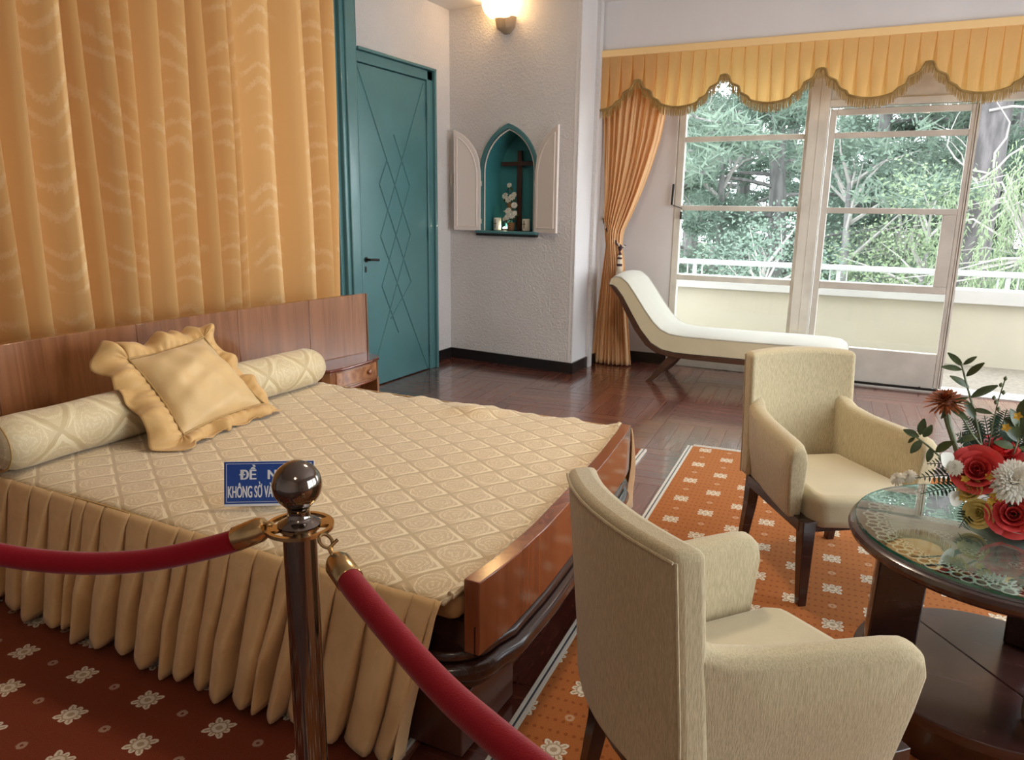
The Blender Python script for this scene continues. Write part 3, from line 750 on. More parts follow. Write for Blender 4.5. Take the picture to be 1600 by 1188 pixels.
# bedside table
ns = empty('bedside_table', (-3.05, 3.74, 0), label='curved bedside table with red glossy top joined to the headboard', cat='table')
tp = [(-3.12, 3.42), (-2.985, 3.42), (-2.945, 3.45), (-2.925, 3.55), (-2.92, 3.70), (-2.925, 3.83), (-2.945, 3.93), (-2.985, 3.985), (-3.06, 4.01), (head_x(4.0)+.002, 4.02), (head_x(3.8)+.002, 3.8), (head_x(3.6)+.002, 3.6), (head_x(3.42)+.002, 3.42)]
obj('table_top', MB().prism(tp, .508, .528), M['nstop'], ns, bevel=.007, seg=3)
tp2 = [(x-.012 if x > -3.1 else x, y+(.01 if y < 3.5 else -.012 if y > 3.95 else 0)) for x, y in tp]
obj('cabinet', MB().prism(tp2, .395, .5075), M['walnut'], ns, bevel=.004)
dr = obj('drawer', MB().loft([[(x-.006, y, z) for x, y, z in ((xx, yy, .41), (xx+.008, yy, .412), (xx+.008, yy, .498), (xx, yy, .50))] for xx, yy in [(-2.944, 3.5), (-2.936, 3.56), (-2.932, 3.7), (-2.936, 3.82), (-2.952, 3.905)]]), M['burl'], ns, bevel=.002)
kb = MB().lathe([(.006, 0), (.007, .010), (.016, .013), (.018, .019), (.013, .024), (.004, .026)], 16, Matrix.Translation((-2.938, 3.80, .455)) @ Matrix.Rotation(R(90), 4, 'Y'))
obj('knob', kb, M['mahog'], dr, smooth=True)
obj('lower_moulding', MB().prism([(x-.004, y) for x, y in tp2], .380, .3945), M['mahog'], ns, bevel=.004)
for y0 in (3.965, 3.44): obj('support_panel', MB().box(-3.16, -2.99, y0, y0+.022, .0102, .38), M['walnut'], ns, bevel=.003)

# ================================================================== RUGS
def rug(name, corners, mat, label, sides):
    x0 = sum(p[0] for p in corners)/4; y0 = sum(p[1] for p in corners)/4
    e = empty(name, (x0, y0, 0), label=label, cat='rug')
    obj('pile', MB().prism(corners, .0005, .010), M[mat], e)
    n_ = len(corners)
    for i in sides:
        a, c = Vector((*corners[i], 0)), Vector((*corners[(i+1) % n_], 0)); d = (c-a).normalized(); nn = Vector((d.y, -d.x, 0))
        for o0, o1, m_, h in ((.001, .014, 'strip', .012), (.014, .022, 'strip2', .010), (.022, .034, 'strip', .012)):
            p = [a+nn*o0, c+nn*o0, c+nn*o1, a+nn*o1]
            obj('edge_strip', MB().prism([(q.x, q.y) for q in p], .0005, h), M[m_], e)
    return e
def lx(y, x0, y0=3.106, k=.0675): return x0-k*(y-y0)
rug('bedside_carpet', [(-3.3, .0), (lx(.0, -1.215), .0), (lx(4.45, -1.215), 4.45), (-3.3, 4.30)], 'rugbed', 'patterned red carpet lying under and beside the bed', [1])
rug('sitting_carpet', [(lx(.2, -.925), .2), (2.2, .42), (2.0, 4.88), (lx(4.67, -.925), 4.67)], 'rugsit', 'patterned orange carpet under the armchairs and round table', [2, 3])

# ================================================================== ARMCHAIRS  (front = local -y)
def make_armchair():
    t = empty('armchair', (0, 0, 0))
    U = M['uphol']; W_ = M['dkwood']
    for sx in (-1, 1):
        f = MB().loft([[(sx*.232+a*q, -.262+c_*q-dy, z) for a, c_ in ((-1, -1), (1, -1), (1, 1), (-1, 1))] for z, q, dy in ((.0, .016, .018), (.18, .022, .008), (.345, .027, 0))])
        obj('leg', f, W_, t, world=False, bevel=.003)
        r = MB().loft([[(sx*(.205+dx)+a*q, .225+dy+c_*q, z) for a, c_ in ((-1, -1), (1, -1), (1, 1), (-1, 1))] for z, q, dy, dx in ((.0, .017, .045, .01), (.2, .022, .012, .004), (.345, .026, 0, 0))])
        obj('leg', r, W_, t, world=False, bevel=.003)
        obj('side_rail', MB().loft([[(sx*.238-.022, -.26, .296), (sx*.238+.022, -.26, .296), (sx*.238+.022, -.26, .346), (sx*.238-.022, -.26, .346)], [(sx*.21-.022, .23, .296), (sx*.21+.022, .23, .296), (sx*.21+.022, .23, .346), (sx*.21-.022, .23, .346)]]), W_, t, world=False, bevel=.003)
    obj('front_rail', MB().box(-.21, .21, -.27, -.235, .296, .335), W_, t, world=False)
    secs = []
    for i in range(13):
        x = -.225+.45*i/12; y = .225+.055*(1-(x/.225)**2)
        secs.append([(x, y-.02, .29), (x, y+.024, .29), (x, y+.024, .346), (x, y-.02, .346)])
    obj('back_rail', MB().loft(secs), W_, t, world=False, bevel=.003)
    # seat, bulging in front of the arms
    sp = [(-.178, .215), (-.222, -.245), (-.20, -.300), (0, -.335), (.20, -.300), (.222, -.245), (.178, .215)]
    obj('seat', MB().prism(sp, .315, .445), M['seatcloth'], t, world=False, bevel=.035, seg=5, smooth=True)
    # arms: run out from the back and spread towards the front
    for sx in (-1, 1):
        rings = []
        for y, zt, xo in ((.278, .715, .240), (.25, .685, .245), (.20, .660, .253), (.10, .647, .267), (0, .644, .281), (-.09, .642, .294), (-.17, .640, .304), (-.212, .634, .308), (-.238, .616, .310), (-.247, .585, .310)):
            xi = xo-.074; sl = .04*min(1, max(0, (.1-y)/.3))
            def Y(z): return y+sl*(zt-z)/.3
            zm = .48
            rings.append([(sx*(xi-.006), Y(.335), .335), (sx*(xo-.030), Y(.335), .335), (sx*(xo-.008), Y(zm), zm), (sx*xo, Y(zt-.03), zt-.03), (sx*(xo-.014), Y(zt), zt-.006), (sx*(xo+xi)/2, Y(zt), zt), (sx*(xi+.012), Y(zt), zt-.006), (sx*xi, Y(zt-.03), zt-.03)])
        a = MB().loft(rings if sx > 0 else [list(reversed(r)) for r in rings])
        obj('arm', a, U, t, world=False, smooth=True, bevel=.012, seg=3, sharp=50)
    # backrest, curved in plan, leaning a little
    def bx(x, z, side):
        y = .212+.050*(1-(x/.245)**2)+.045*max(0, (z-.4))/.5
        return y+(.075 if side else 0)
    n = 15; rows = [.34, .42, .5, .6, .7, .8, .86, .885]
    rings = []
    for i in range(n):
        x = -.245+.49*i/(n-1)
        zt = 1+.012*(1-(x/.245)**2)
        rings.append([(x, bx(x, z, 0), z*zt if z > .8 else z) for z in rows]+[(x, bx(x, z, 1), z*zt if z > .8 else z) for z in rows[::-1]])
    obj('backrest', MB().loft(rings), U, t, world=False, smooth=True, bevel=.020, seg=4, sharp=50)
    for sx in (-1, 1):
        obj('back_piping', MB().tube([(sx*.243, bx(.245, z, 1)-.004, z) for z in (.345, .5, .7, .868)], .0035, 6), U, t, world=False)
    obj('back_piping', MB().tube([(-.243+.486*i/14, bx(-.243+.486*i/14, .868, 1)+.001, .868*(1+.012*(1-((-.243+.486*i/14)/.245)**2))) for i in range(15)], .0035, 6), U, t, world=False)
    return t
chA = make_armchair(); chA.location = (-.155, 3.24, .0102); chA.rotation_euler.z = R(35.4)
tag(chA, 'cream upholstered armchair facing the round table with its back to the window', 'armchair', 'cream armchairs')
chB = copy_tree(chA); chB.location = (-.237, 1.65, .0102); chB.rotation_euler.z = R(135.5)
tag(chB, 'nearest cream armchair seen from behind beside the foot of the bed', 'armchair', 'cream armchairs')

# ================================================================== ROUND TABLE
TX, TY, TZ = .385, 2.435, .60
tb = empty('round_table', (TX, TY, .010), label='round dark wooden low table with glass top and lower shelf', cat='table')
T = Matrix.Translation((TX, TY, 0))
obj('table_top', MB().lathe([(.36, .535), (.395, .538), (.405, .548), (.422, .556), (.428, .570), (.424, .582), (.414, .588), (.0, .588)], 72, T), M['tabwood'], tb, smooth=True)
obj('glass_top', MB().lathe([(.0, .5935), (.408, .5935), (.410, .5955), (.410, .5995), (.408, .6015), (.0, .6015)], 72, T), M['tglass'], tb)
obj('glass_edge', MB().loft([[(TX+.4105*math.cos(a*math.pi/36), TY+.4105*math.sin(a*math.pi/36), z) for a in range(72)] for z in (.5937, .6013)], True, False), M['gedge'], tb, smooth=True)
for k, a in enumerate((180, 62, -62)):
    Q = T @ Matrix.Rotation(R(a), 4, 'Z')
    sec = []
    for z, q in ((.165, .0), (.35, -.006), (.54, -.012)):
        arc = [(.335+q, -.075), (.343+q, -.04), (.346+q, 0), (.343+q, .04), (.335+q, .075)]
        sec.append([(x, y, z) for x, y in arc]+[(x-.135, y*.6, z) for x, y in arc[::-1]])
    obj('leg', MB().loft(sec, M=Q), M['dkwood'], tb, bevel=.006)
hb = [(.372*math.cos(t*math.pi/36), .372*math.sin(t*math.pi/36)) for t in range(73)]
obj('shelf', MB().prism(hb[:36]+[hb[36]], .128, .162, M=T @ Matrix.Rotation(R(128), 4, 'Z')), M['tabwood'], tb, bevel=.004)
obj('shelf', MB().prism([(x, y-.0012) for x, y in hb[36:72]+[hb[72]]], .128, .1625, M=T @ Matrix.Rotation(R(128), 4, 'Z')), M['tabwood'], tb, bevel=.004)
obj('plinth', MB().lathe([(.345, .010), (.352, .03), (.350, .1), (.362, .127)], 60, T), M['dkwood'], tb, smooth=True)
# lace cloth lying under the glass
lc = empty('lace_doily', (TX, TY, .588), label='round white lace doily under the table glass', cat='doily')
m, nt, b_ = newmat('sheer_white_cloth'); 
tr_ = nt.nodes.new('ShaderNodeBsdfTransparent'); mx_ = nt.nodes.new('ShaderNodeMixShader')
b_.inputs['Base Color'].default_value = (.62, .61, .58, 1); sset(b_, rough=.85, spec=.1)
wv_ = noise(nt, coords(nt, 'Object', (1, 1, 1)), 6, 3, .5, 2.5).sm(.3, .7)*.35+.3
nt.links.new(wv_.k, mx_.inputs[0]); nt.links.new(tr_.outputs[0], mx_.inputs[1]); nt.links.new(b_.outputs[0], mx_.inputs[2]); nt.links.new(mx_.outputs[0], nt.nodes['Material Output'].inputs[0])
obj('cloth', MB().lathe([(0, .5890), (.315, .5890), (.315, .5896), (0, .5896)], 72, T), m, lc)
NL = 26; lm = MB(); wm = MB()
for k in range(NL):
    a = 2*math.pi*k/NL
    def pt(r, da): return (TX+r*math.cos(a+da), TY+r*math.sin(a+da), .5912)
    for r, da, q in ((.362, -.075, .0155), (.370, .0, .0165), (.362, .075, .0155), (.338, -.04, .012), (.338, .04, .012)):
        lm.ring(pt(r, da), q, .0030, 14, 5, squash=.5)
    lm.ring(pt(.345, .12), .0085, .0026, 10, 5, squash=.5); lm.ring(pt(.330, .12), .006, .0022, 10, 5, squash=.5)
    for j in range(4): lm.ring(pt(.320, -.09+.06*j), .0055, .002, 8, 4, squash=.5)
o = obj('lace_border', lm, M['lace'], lc)
lm2 = MB()
for cx, cy in [(TX+.19*math.cos(q), TY+.19*math.sin(q)) for q in (R(200), R(235), R(270), R(305), R(165), R(130))]:
    for j in range(6): lm2.ring((cx+.018*math.cos(j*1.047), cy+.018*math.sin(j*1.047), .5912), .009, .002, 10, 4, squash=.5)
lm2o = obj('lace_rosettes', lm2, M['lace'], lc); lm2o['kind'] = 'stuff'; o['kind'] = 'stuff'

# ================================================================== FLOWERS
FX, FY = .45, 2.56
pl = obj('dish', MB().lathe([(.06, .6025), (.10, .604), (.165, .618), (.178, .624), (.178, .627), (.163, .622), (.09, .609), (0, .608)], 48, Matrix.Translation((FX, FY, 0))), M['china'], loc=(FX, FY, .6025), smooth=True)
tag(pl, 'shallow white china dish under the flowers', 'dish')
bq = empty('flower_arrangement', (FX, FY, .61), label='bouquet of coral roses, white chrysanthemums and dark green leaves on the round table', cat='flowers')
frn = random.Random(21)
def frame(axis, up=Vector((0, 0, 1))):
    z = Vector(axis).normalized(); x = up.cross(z)
    if x.length < .01: x = Vector((1, 0, 0))
    x.normalize(); y = z.cross(x); return Matrix((x, y, z)).transposed().to_4x4()
def rose(c, axis, r, mat, nm):
    Q = Matrix.Translation(c) @ frame(axis); b = MB()
    for lay, (rad, h, op, cnt) in enumerate(((.12, .62, .02, 3), (.26, .66, .10, 4), (.42, .62, .22, 5), (.60, .52, .40, 5), (.80, .36, .62, 6))):
        for k in range(cnt):
            a0 = 2*math.pi*k/cnt+lay*.7+frn.uniform(-.2, .2); wd = 2*math.pi/cnt*.72
            def pf(u, v):
                a = a0+(u-.5)*2*wd; edge = 1-.25*abs(2*u-1)**3
                rr = rad*(.45+.55*v**.6)+op*v*v*.6*edge + .06*max(0, v-.75)*4*lay/4
                z = (-.55+ (h+.55)*v*edge) - .16*lay/4*max(0, v-.7)*3
                return Vector((rr*math.cos(a), rr*math.sin(a), z))*r
            b.grid(7, 6, pf, Q)
    b.lathe([(.02, -.62*r), (.5*r, -.5*r), (.55*r, -.3*r)], 10, Q)
    return obj(nm, b, M[mat], bq, smooth=True, sharp=120)
def mum(c, axis, r, mat, nm, layers=6, cnt=16, curl=.35, wid=.10, center=None):
    Q = Matrix.Translation(c) @ frame(axis); b = MB()
    for L_ in range(layers):
        el = R(5+80*L_/max(1, layers-1)); ln = r*(1-.45*L_/layers)
        for k in range(cnt-L_):
            a = 2*math.pi*(k+.5*L_)/(cnt-L_)+frn.uniform(-.08, .08); e2 = el+frn.uniform(-.1, .1)
            d = Vector((math.cos(a)*math.cos(e2), math.sin(a)*math.cos(e2), math.sin(e2))); s_ = Vector((-math.sin(a), math.cos(a), 0)); up = d.cross(s_)*-1
            w_ = r*wid
            p = [d*ln*t+up*(curl*ln*t*t*.5) for t in (.15, .55, .85, 1.0)]
            ws = (.5, 1, .9, .15)
            vs = []
            for q, w2 in zip(p, ws): vs += [q-s_*w_*w2, q+up*-.15*w_, q+s_*w_*w2]
            b.add(vs, [(3*i, 3*i+1, 3*i+4, 3*i+3) for i in range(3)]+[(3*i+1, 3*i+2, 3*i+5, 3*i+4) for i in range(3)], Q)
    b.lathe([(.05*r, -.35*r), (.3*r, -.2*r), (.35*r, 0), (.2*r, .25*r), (.02*r, .3*r)], 10, Q)
    return obj(nm, b, M[mat], bq, smooth=True, sharp=160)
def leafm(b, base, d, nrm, L_, W_, bend=.25, n=6):
    d = Vector(d).normalized(); nrm = Vector(nrm); s_ = d.cross(nrm).normalized(); nn = s_.cross(d)
    vs = []
    for i in range(n+1):
        t = i/n; wd = W_*.5*math.sin(math.pi*min(1, (t*.93+.03)))**.8*(1-.15*t)
        c = Vector(base)+d*L_*t-nn*bend*L_*t*t
        vs += [c-s_*wd+nn*wd*.25, c, c+s_*wd+nn*wd*.25]
    b.add(vs, [(3*i, 3*i+1, 3*i+4, 3*i+3) for i in range(n)]+[(3*i+1, 3*i+2, 3*i+5, 3*i+4) for i in range(n)])
def fpt(px, py, y): return at(px, py, 'y', y)
TOC = Vector((-.2, -.75, .55))
rose(fpt(1527, 735, 2.44), (-.15, -.85, .45), .060, 'petalr', 'rose'); rose(fpt(1583, 805, 2.42), (-.1, -.8, .4), .058, 'petalr', 'rose'); rose(fpt(1562, 705, 2.56), (.1, -.3, .9), .055, 'petalr', 'rose')
rose(fpt(1640, 740, 2.52), (.4, -.4, .7), .058, 'petalr', 'rose'); rose(fpt(1700, 790, 2.6), (.8, -.1, .4), .055, 'petalr', 'rose'); rose(Vector((.48, 2.72, .74)), (.1, .8, .4), .058, 'petalr', 'rose')
rose(fpt(1530, 803, 2.43), (-.3, -.7, .15), .036, 'petaly', 'yellow_rose'); rose(fpt(1516, 766, 2.42), (-.5, -.6, .5), .030, 'petaly', 'yellow_rose'); rose(Vector((.60, 2.66, .70)), (.7, .5, .4), .044, 'petaly', 'yellow_rose')
mum(fpt(1583, 752, 2.42), (-.05, -.8, .5), .066, 'petalw', 'chrysanthemum', 9, 26, .4, .085)
mum(Vector((.40, 2.70, .76)), (-.3, .6, .6), .06, 'petalw', 'chrysanthemum', 7, 18, .4, .09)
mum(fpt(1491, 731, 2.42), (-.2, -.8, .45), .026, 'petalw', 'button_chrysanthemum', 6, 16, .5, .12)
for px, py in ((1402, 748), (1420, 744)): mum(fpt(px, py, 2.42), (-.5, -.5, .6), .022, 'petalw', 'button_chrysanthemum', 6, 14, .9, .16)
gq = fpt(1477, 630, 2.46)
mum(gq, (-.12, -.25, .95), .058, 'petalo', 'rust_flower', 6, 22, .5, .07)
obj('stem', MB().tube([gq+Vector((0, 0, -.012)), fpt(1482, 665, 2.47), fpt(1495, 705, 2.49), fpt(1510, 750, 2.52), Vector((FX-.03, FY, .64))], [.011, .008, .0075, .0075, .007], 8), M['stem'], bq, smooth=True)
# orchids
for px, py in ((1508, 748), (1545, 745), (1552, 772), (1562, 778), (1548, 783), (1572, 668), (1590, 650), (1505, 778)):
    b = MB(); p = fpt(px, py, 2.41)
    for k in range(5): leafm(b, p, (math.cos(k*1.257), -.35, math.sin(k*1.257)), (0, -1, .2), .013, .010, .1, 3)
    obj('small_orchid', b, M['petalg'], bq, smooth=True)
# white spathes
for px, py, dx in ((1487, 772, -.4), (1474, 712, -.2)):
    b = MB(); p = fpt(px+14, py+16, 2.43); leafm(b, p, fpt(px-14, py-12, 2.39)-p, (0, -.8, .5), .062, .05, -.1, 7); obj('white_spathe', b, M['petalw'], bq, smooth=True)
# leafy stems
def sprig(pts, leaves, L_, W_, nm='leafy_stem', y=2.5):
    P = [fpt(a, c, y) if not isinstance(a, Vector) else a for a, c in pts]; P.append(Vector((FX-.02, FY, .66)))
    b = MB(); b.tube(P, [.0022]+[.0030]*(len(P)-1), 5); o = obj(nm, b, M['stem'], bq)
    for (bx_, by_), (tx, ty), k in leaves:
        A = fpt(bx_, by_, y); B_ = fpt(tx, ty, y-.02*k); lb = MB()
        leafm(lb, A, B_-A, (frn.uniform(-.3, .3), -.75, .6), (B_-A).length, (B_-A).length*W_, .12, 6); obj('leaf', lb, M['leaf'], o, smooth=True)
sprig([(1502, 568), (1510, 600), (1517, 625), (1526, 660), (1535, 700)], [((1504, 572), (1482, 551), 0), ((1505, 570), (1526, 557), 0), ((1503, 578), (1472, 572), 1), ((1510, 588), (1536, 567), 1), ((1514, 606), (1487, 587), 1), ((1517, 621), (1558, 601), 0), ((1524, 655), (1508, 625), 1), ((1520, 640), (1550, 645), 1), ((1530, 680), (1495, 690), 1)], .1, .38, y=2.52)
sprig([(1430, 682), (1450, 697), (1470, 715), (1495, 735)], [((1436, 683), (1412, 671), 0), ((1437, 680), (1444, 655), 0), ((1443, 683), (1456, 666), 1), ((1440, 688), (1423, 708), 1), ((1455, 700), (1450, 722), 1), ((1462, 706), (1488, 690), 1), ((1430, 684), (1418, 692), 0)], .1, .52, y=2.44)
sprig([(1492, 640), (1505, 655), (1520, 680)], [((1480, 640), (1470, 655), 0), ((1485, 632), (1512, 620), 0), ((1482, 636), (1516, 656), 1)], .1, .35, y=2.45)
sprig([(1592, 648), (1590, 690), (1580, 720)], [((1592, 690), (1572, 655), 1), ((1588, 685), (1603, 650), 0), ((1590, 668), (1582, 640), 1), ((1585, 700), (1555, 690), 1), ((1600, 690), (1630, 660), 1), ((1592, 700), (1620, 705), 0), ((1592, 655), (1610, 620), 1)], .1, .5, y=2.54)
sprig([(1690, 640), (1660, 690), (1620, 720)], [((1690, 642), (1720, 620), 0), ((1680, 655), (1650, 630), 0), ((1670, 672), (1710, 670), 1), ((1655, 690), (1640, 655), 1)], .1, .45, y=2.62)
# bud spray
b = MB(); b.tube([fpt(1571, 592, 2.5), fpt(1560, 625, 2.5), fpt(1552, 660, 2.51), fpt(1545, 700, 2.53), Vector((FX, FY, .68))], .0018, 5)
sp_ = obj('bud_spray', b, M['stem'], bq)
for px, py in ((1571, 592), (1564, 602), (1568, 614), (1553, 622), (1556, 629), (1560, 640)):
    c = fpt(px, py, 2.5); obj('bud', MB().lathe([(.0006, -.007), (.005, -.002), (.005, .003), (.0008, .008)], 8, Matrix.Translation(c)), M['stem'], sp_, smooth=True)
# fern fronds
def frond(a, c, y0, y1, L_):
    A, B_ = fpt(*a, y0), fpt(*c, y1); b = MB(); d = (B_-A); n_ = 13
    pts = [A+d*t+Vector((0, 0, -.02*t*t)) for t in [i/n_ for i in range(n_+1)]]; b.tube(pts, .0015, 4)
    side = d.cross(Vector((0, -.6, .8))).normalized()
    for i in range(1, n_+1):
        t = i/n_; q = L_*math.sin(math.pi*(.18+.8*t))
        for s_ in (-1, 1): leafm(b, pts[i], side*s_+d.normalized()*.45, (0, -.6, .8), q, q*.30, .1, 3)
    obj('fern_frond', b, M['fern'], bq, smooth=True)
frond((1530, 730), (1450, 715), 2.52, 2.44, .034); frond((1535, 700), (1510, 640), 2.56, 2.55, .036); frond((1560, 690), (1575, 630), 2.6, 2.6, .04); frond((1590, 690), (1560, 660), 2.6, 2.56, .036)
frond((1525, 745), (1432, 737), 2.50, 2.40, .034); frond((1520, 760), (1440, 762), 2.5, 2.38, .030); frond((1540, 715), (1495, 668), 2.55, 2.5, .036); frond((1550, 720), (1540, 640), 2.57, 2.56, .040)
frond((1560, 715), (1500, 690), 2.56, 2.52, .036); frond((1530, 780), (1500, 815), 2.48, 2.40, .030); frond((1575, 710), (1610, 670), 2.58, 2.58, .04); frond((1640, 760), (1730, 740), 2.6, 2.62, .04); frond((1600, 760), (1660, 830), 2.5, 2.4, .035)
b = MB()
for k in range(150):
    a = frn.uniform(0, 6.283); r0 = frn.uniform(.03, .12); z = frn.uniform(.63, .74)
    p = Vector((FX-.015+r0*math.cos(a), FY+r0*math.sin(a), z)); leafm(b, p, (math.cos(a), math.sin(a), frn.uniform(-.3, .6)), (0, 0, 1), frn.uniform(.04, .075), frn.uniform(.014, .03), .25, 4)
obj('inner_foliage', b, M['fern'], bq, smooth=True)

# ================================================================== CHAISE LONGUE
ch = empty('chaise_longue', (-1.25, 6.65, 0), label='cream chaise longue with raised scrolled head under the window', cat='chaise')
CY0, CY1 = 6.34, 6.95
top = [(-2.225, .845), (-2.215, .885), (-2.18, .915), (-2.125, .912), (-2.06, .862), (-1.985, .765), (-1.90, .645), (-1.82, .545), (-1.75, .482), (-1.67, .447), (-1.55, .436), (-1.3, .434), (-1.0, .436), (-.7, .440), (-.45, .438), (-.34, .428), (-.292, .405), (-.276, .36)]
bot = [(-.28, .30), (-.45, .288), (-1.0, .286), (-1.45, .284), (-1.62, .286), (-1.73, .302), (-1.83, .352), (-1.93, .465), (-2.02, .605), (-2.10, .735), (-2.165, .815), (-2.20, .835)]
pr = top+bot; npr = len(pr)
def crown(y, x, z, i):
    t = (y-CY0)/(CY1-CY0); c_ = math.sin(math.pi*t)**.6
    return z+(.028*c_ if i < len(top) and z > .41 else .01*c_ if i < len(top) else 0)
rings = []
for k in range(15):
    y = CY0+(CY1-CY0)*k/14
    rings.append([(x, y, crown(y, x, z, i)) for i, (x, z) in enumerate(pr)])
side = obj('upholstery', MB().loft(rings), M['chaise'], ch, smooth=True, sharp=50, bevel=.012, seg=3)
# side cloth panels a touch proud of the ends
for y, s in ((CY0, -1), (CY1, 1)):
    obj('side_panel', MB().prism([(x*.999, z-.006 if i < len(top) else z+.003) for i, (x, z) in enumerate(pr)], y-.004, y+.004, 'y'), M['chaiseside'], ch, bevel=.002)
    obj('piping', MB().tube([(x, y+s*.003, z-.003) for x, z in top], .006, 6), M['chaise'], ch, smooth=True)
# wooden frame following the underside
fb = [(-2.235, .845), (-2.19, .81), (-2.125, .735), (-2.045, .60), (-1.955, .455), (-1.85, .34), (-1.745, .285), (-1.63, .266), (-1.45, .262), (-1.0, .262), (-.45, .264), (-.285, .278)]
ft = [(x, z) for x, z in bot[::-1]]
fr_ = [(-2.222, .852)]+ft+fb[::-1]
obj('frame', MB().prism([(x, z) for x, z in [(-2.21, .838)]+[(q[0], q[1]-.002) for q in ft]+[(-.285, .245)]+[(-.45, .238), (-1.0, .236), (-1.45, .236), (-1.64, .240), (-1.77, .262), (-1.88, .325), (-1.985, .45), (-2.075, .60), (-2.15, .735), (-2.235, .835)]], CY0+.004, CY1-.004, 'y'), M['chwood'], ch, bevel=.006)
for y in (CY0+.045, CY1-.045):
    for sx, x0 in ((-1, -1.62), (1, -.52)):
        P = [(x0, .25), (x0+sx*.06, .19), (x0+sx*.12, .12), (x0+sx*.17, .05), (x0+sx*.225, .0)]
        w_ = [.05, .042, .036, .030, .026]
        secs = [[(x-w, y-.022, z), (x+w, y-.022, z), (x+w, y+.022, z), (x-w, y+.022, z)] for (x, z), w in zip(P, w_)]
        obj('leg', MB().loft(secs), M['chwood'], ch, bevel=.004, smooth=True)

# ================================================================== BED CURTAIN
cedge = [8-50, 8, 57, 119, 150, 190, 220, 261, 301, 329, 360, 378, 428, 473, 501, 522]
ey = [at(px, 300, 'x', -3.60).y for px in cedge]
gl = [ey[0]]
crn2 = random.Random(8)
while gl[0] > .16: gl.insert(0, gl[0]-crn2.uniform(.08, .2))
edges = gl[:-1]+ey
def bed_curtain():
    cols = []
    for k in range(len(edges)-1):
        y0, w_ = edges[k], edges[k+1]-edges[k]; a = min(1.25, w_/.14)
        for p, h in ((0, -.9), (.10, -1.0), (.28, -.75), (.5, -.15), (.68, .45), (.82, .88), (.92, 1.0), (.985, .85), (1.0, .45), (.99, -.2)):
            cols.append((y0+w_*p, h*a*.5+.1, k))
    rn = random.Random(2); ph = [rn.uniform(-3, 3) for _ in edges]
    n = len(cols); rows = 28; vs = []
    for r in range(rows+1):
        z = .03+(3.19-.03)*r/rows
        for y, h, k in cols:
            sw = .010*math.sin(z*1.6+ph[k]); am = 1+.18*math.sin(z*.9+ph[k])
            vs.append((-3.67+.19*h*am, y+sw, z))
    return MB().add(vs, [(r*n+i, r*n+i+1, (r+1)*n+i+1, (r+1)*n+i) for r in range(rows) for i in range(n-1)])
bc = empty('bed_curtain', (-3.66, 2.3, 0), label='tall golden damask curtain hanging in folds behind the bed', cat='curtain')
obj('drape', bed_curtain(), M['curtain'], bc, smooth=True, sharp=85, solid=.003)
obj('curtain_rail', MB().tube([(-3.66, .12, 3.21), (-3.66, 4.6, 3.21)], .014, 10), M['brass'], bc, smooth=True)

# ================================================================== WINDOW CURTAIN, VALANCE
wc = empty('window_curtain', (-2.35, 6.92, 0), label='apricot drape tied back in the corner beside the window', cat='curtain')
CYW = 6.93
lv = []   # z, left x, right x
for (lx_, ly_), (rx_, ry_) in (((946, 100), (1062, 100)), ((946, 180), (1040, 180)), ((946, 220), (1031, 220)), ((946, 260), (1018, 260)), ((946, 300), (1003, 300)), ((945, 335), (988, 335)), ((947, 362), (975, 362)), ((949, 385), (973, 385)), ((945, 410), (977, 410)), ((938, 460), (979, 460)), ((931, 510), (983, 510)), ((925, 560), (986, 560))):
    a, c = at(lx_, ly_, 'y', CYW), at(rx_, ry_, 'y', CYW); lv.append(((a.z+c.z)/2, a.x, c.x))
lv[-1] = (.045, lv[-1][1], lv[-1][2]); lv.append((.012, lv[-1][1]-.005, lv[-1][2]+.004)); lv.insert(0, (2.82, lv[0][1], lv[0][2]+.1))
lv[0] = (2.82, lv[1][1], lv[1][2]+.05)
def interp(z):
    for (z0, a0, b0), (z1, a1, b1) in zip(lv[:-1], lv[1:]):
        if z <= z0 and z >= z1:
            t = (z0-z)/(z0-z1) if z0 != z1 else 0; return a0+(a1-a0)*t, b0+(b1-b0)*t
    return lv[-1][1], lv[-1][2]
def wcf(u, v):
    z = 2.82-(2.82-.012)*v; a, c = interp(z); wd = c-a
    g = min(1, wd/.4); f = u+.012*math.sin(u*31)
    off = .030*(.55+.45*g)*math.sin(f*2*math.pi*9.5+.6*math.sin(z*2))+.014*math.sin(f*2*math.pi*21+1+z)
    bul = -.045*math.exp(-((z-1.25)/.30)**2)*math.sin(u*math.pi) - .03*math.sin(u*math.pi)
    return (a+wd*u, CYW+off+bul-.02, z)
obj('drape', MB().grid(150, 60, wcf), M['wcurtain'], wc, smooth=True, solid=.003, sharp=85)
tie = empty('curtain_tieback', tuple(at(943, 340, 'y', 6.9)), label='plum and ivory twisted cord tieback with tassel', cat='tieback')
def tpx(px, py, y=6.845): return at(px, py, 'y', y)
tpts = [at(943, 338, 'y', 7.15), tpx(943, 343, 6.90), tpx(948, 358, 6.85), tpx(956, 371, 6.835), tpx(964, 381, 6.835), tpx(972, 386, 6.85), at(977, 384, 'y', 6.92)]
sp = []
for i in range(len(tpts)-1):
    for j in range(8): sp.append(tpts[i].lerp(tpts[i+1], j/8))
for q, mt in ((0, 'tassel_dark'), (math.pi, 'tassel_light')):
    pts2 = []
    for i, p in enumerate(sp):
        d = (sp[min(i+1, len(sp)-1)]-sp[max(0, i-1)]).normalized(); a_ = d.cross(Vector((0, 1, 0))).normalized(); b_ = d.cross(a_); t = i*.85+q
        pts2.append(p+a_*.006*math.cos(t)+b_*.006*math.sin(t))
    obj('cord', MB().tube(pts2, .007, 6), M[mt], tie, smooth=True)
tz = tpx(969, 388, 6.83)
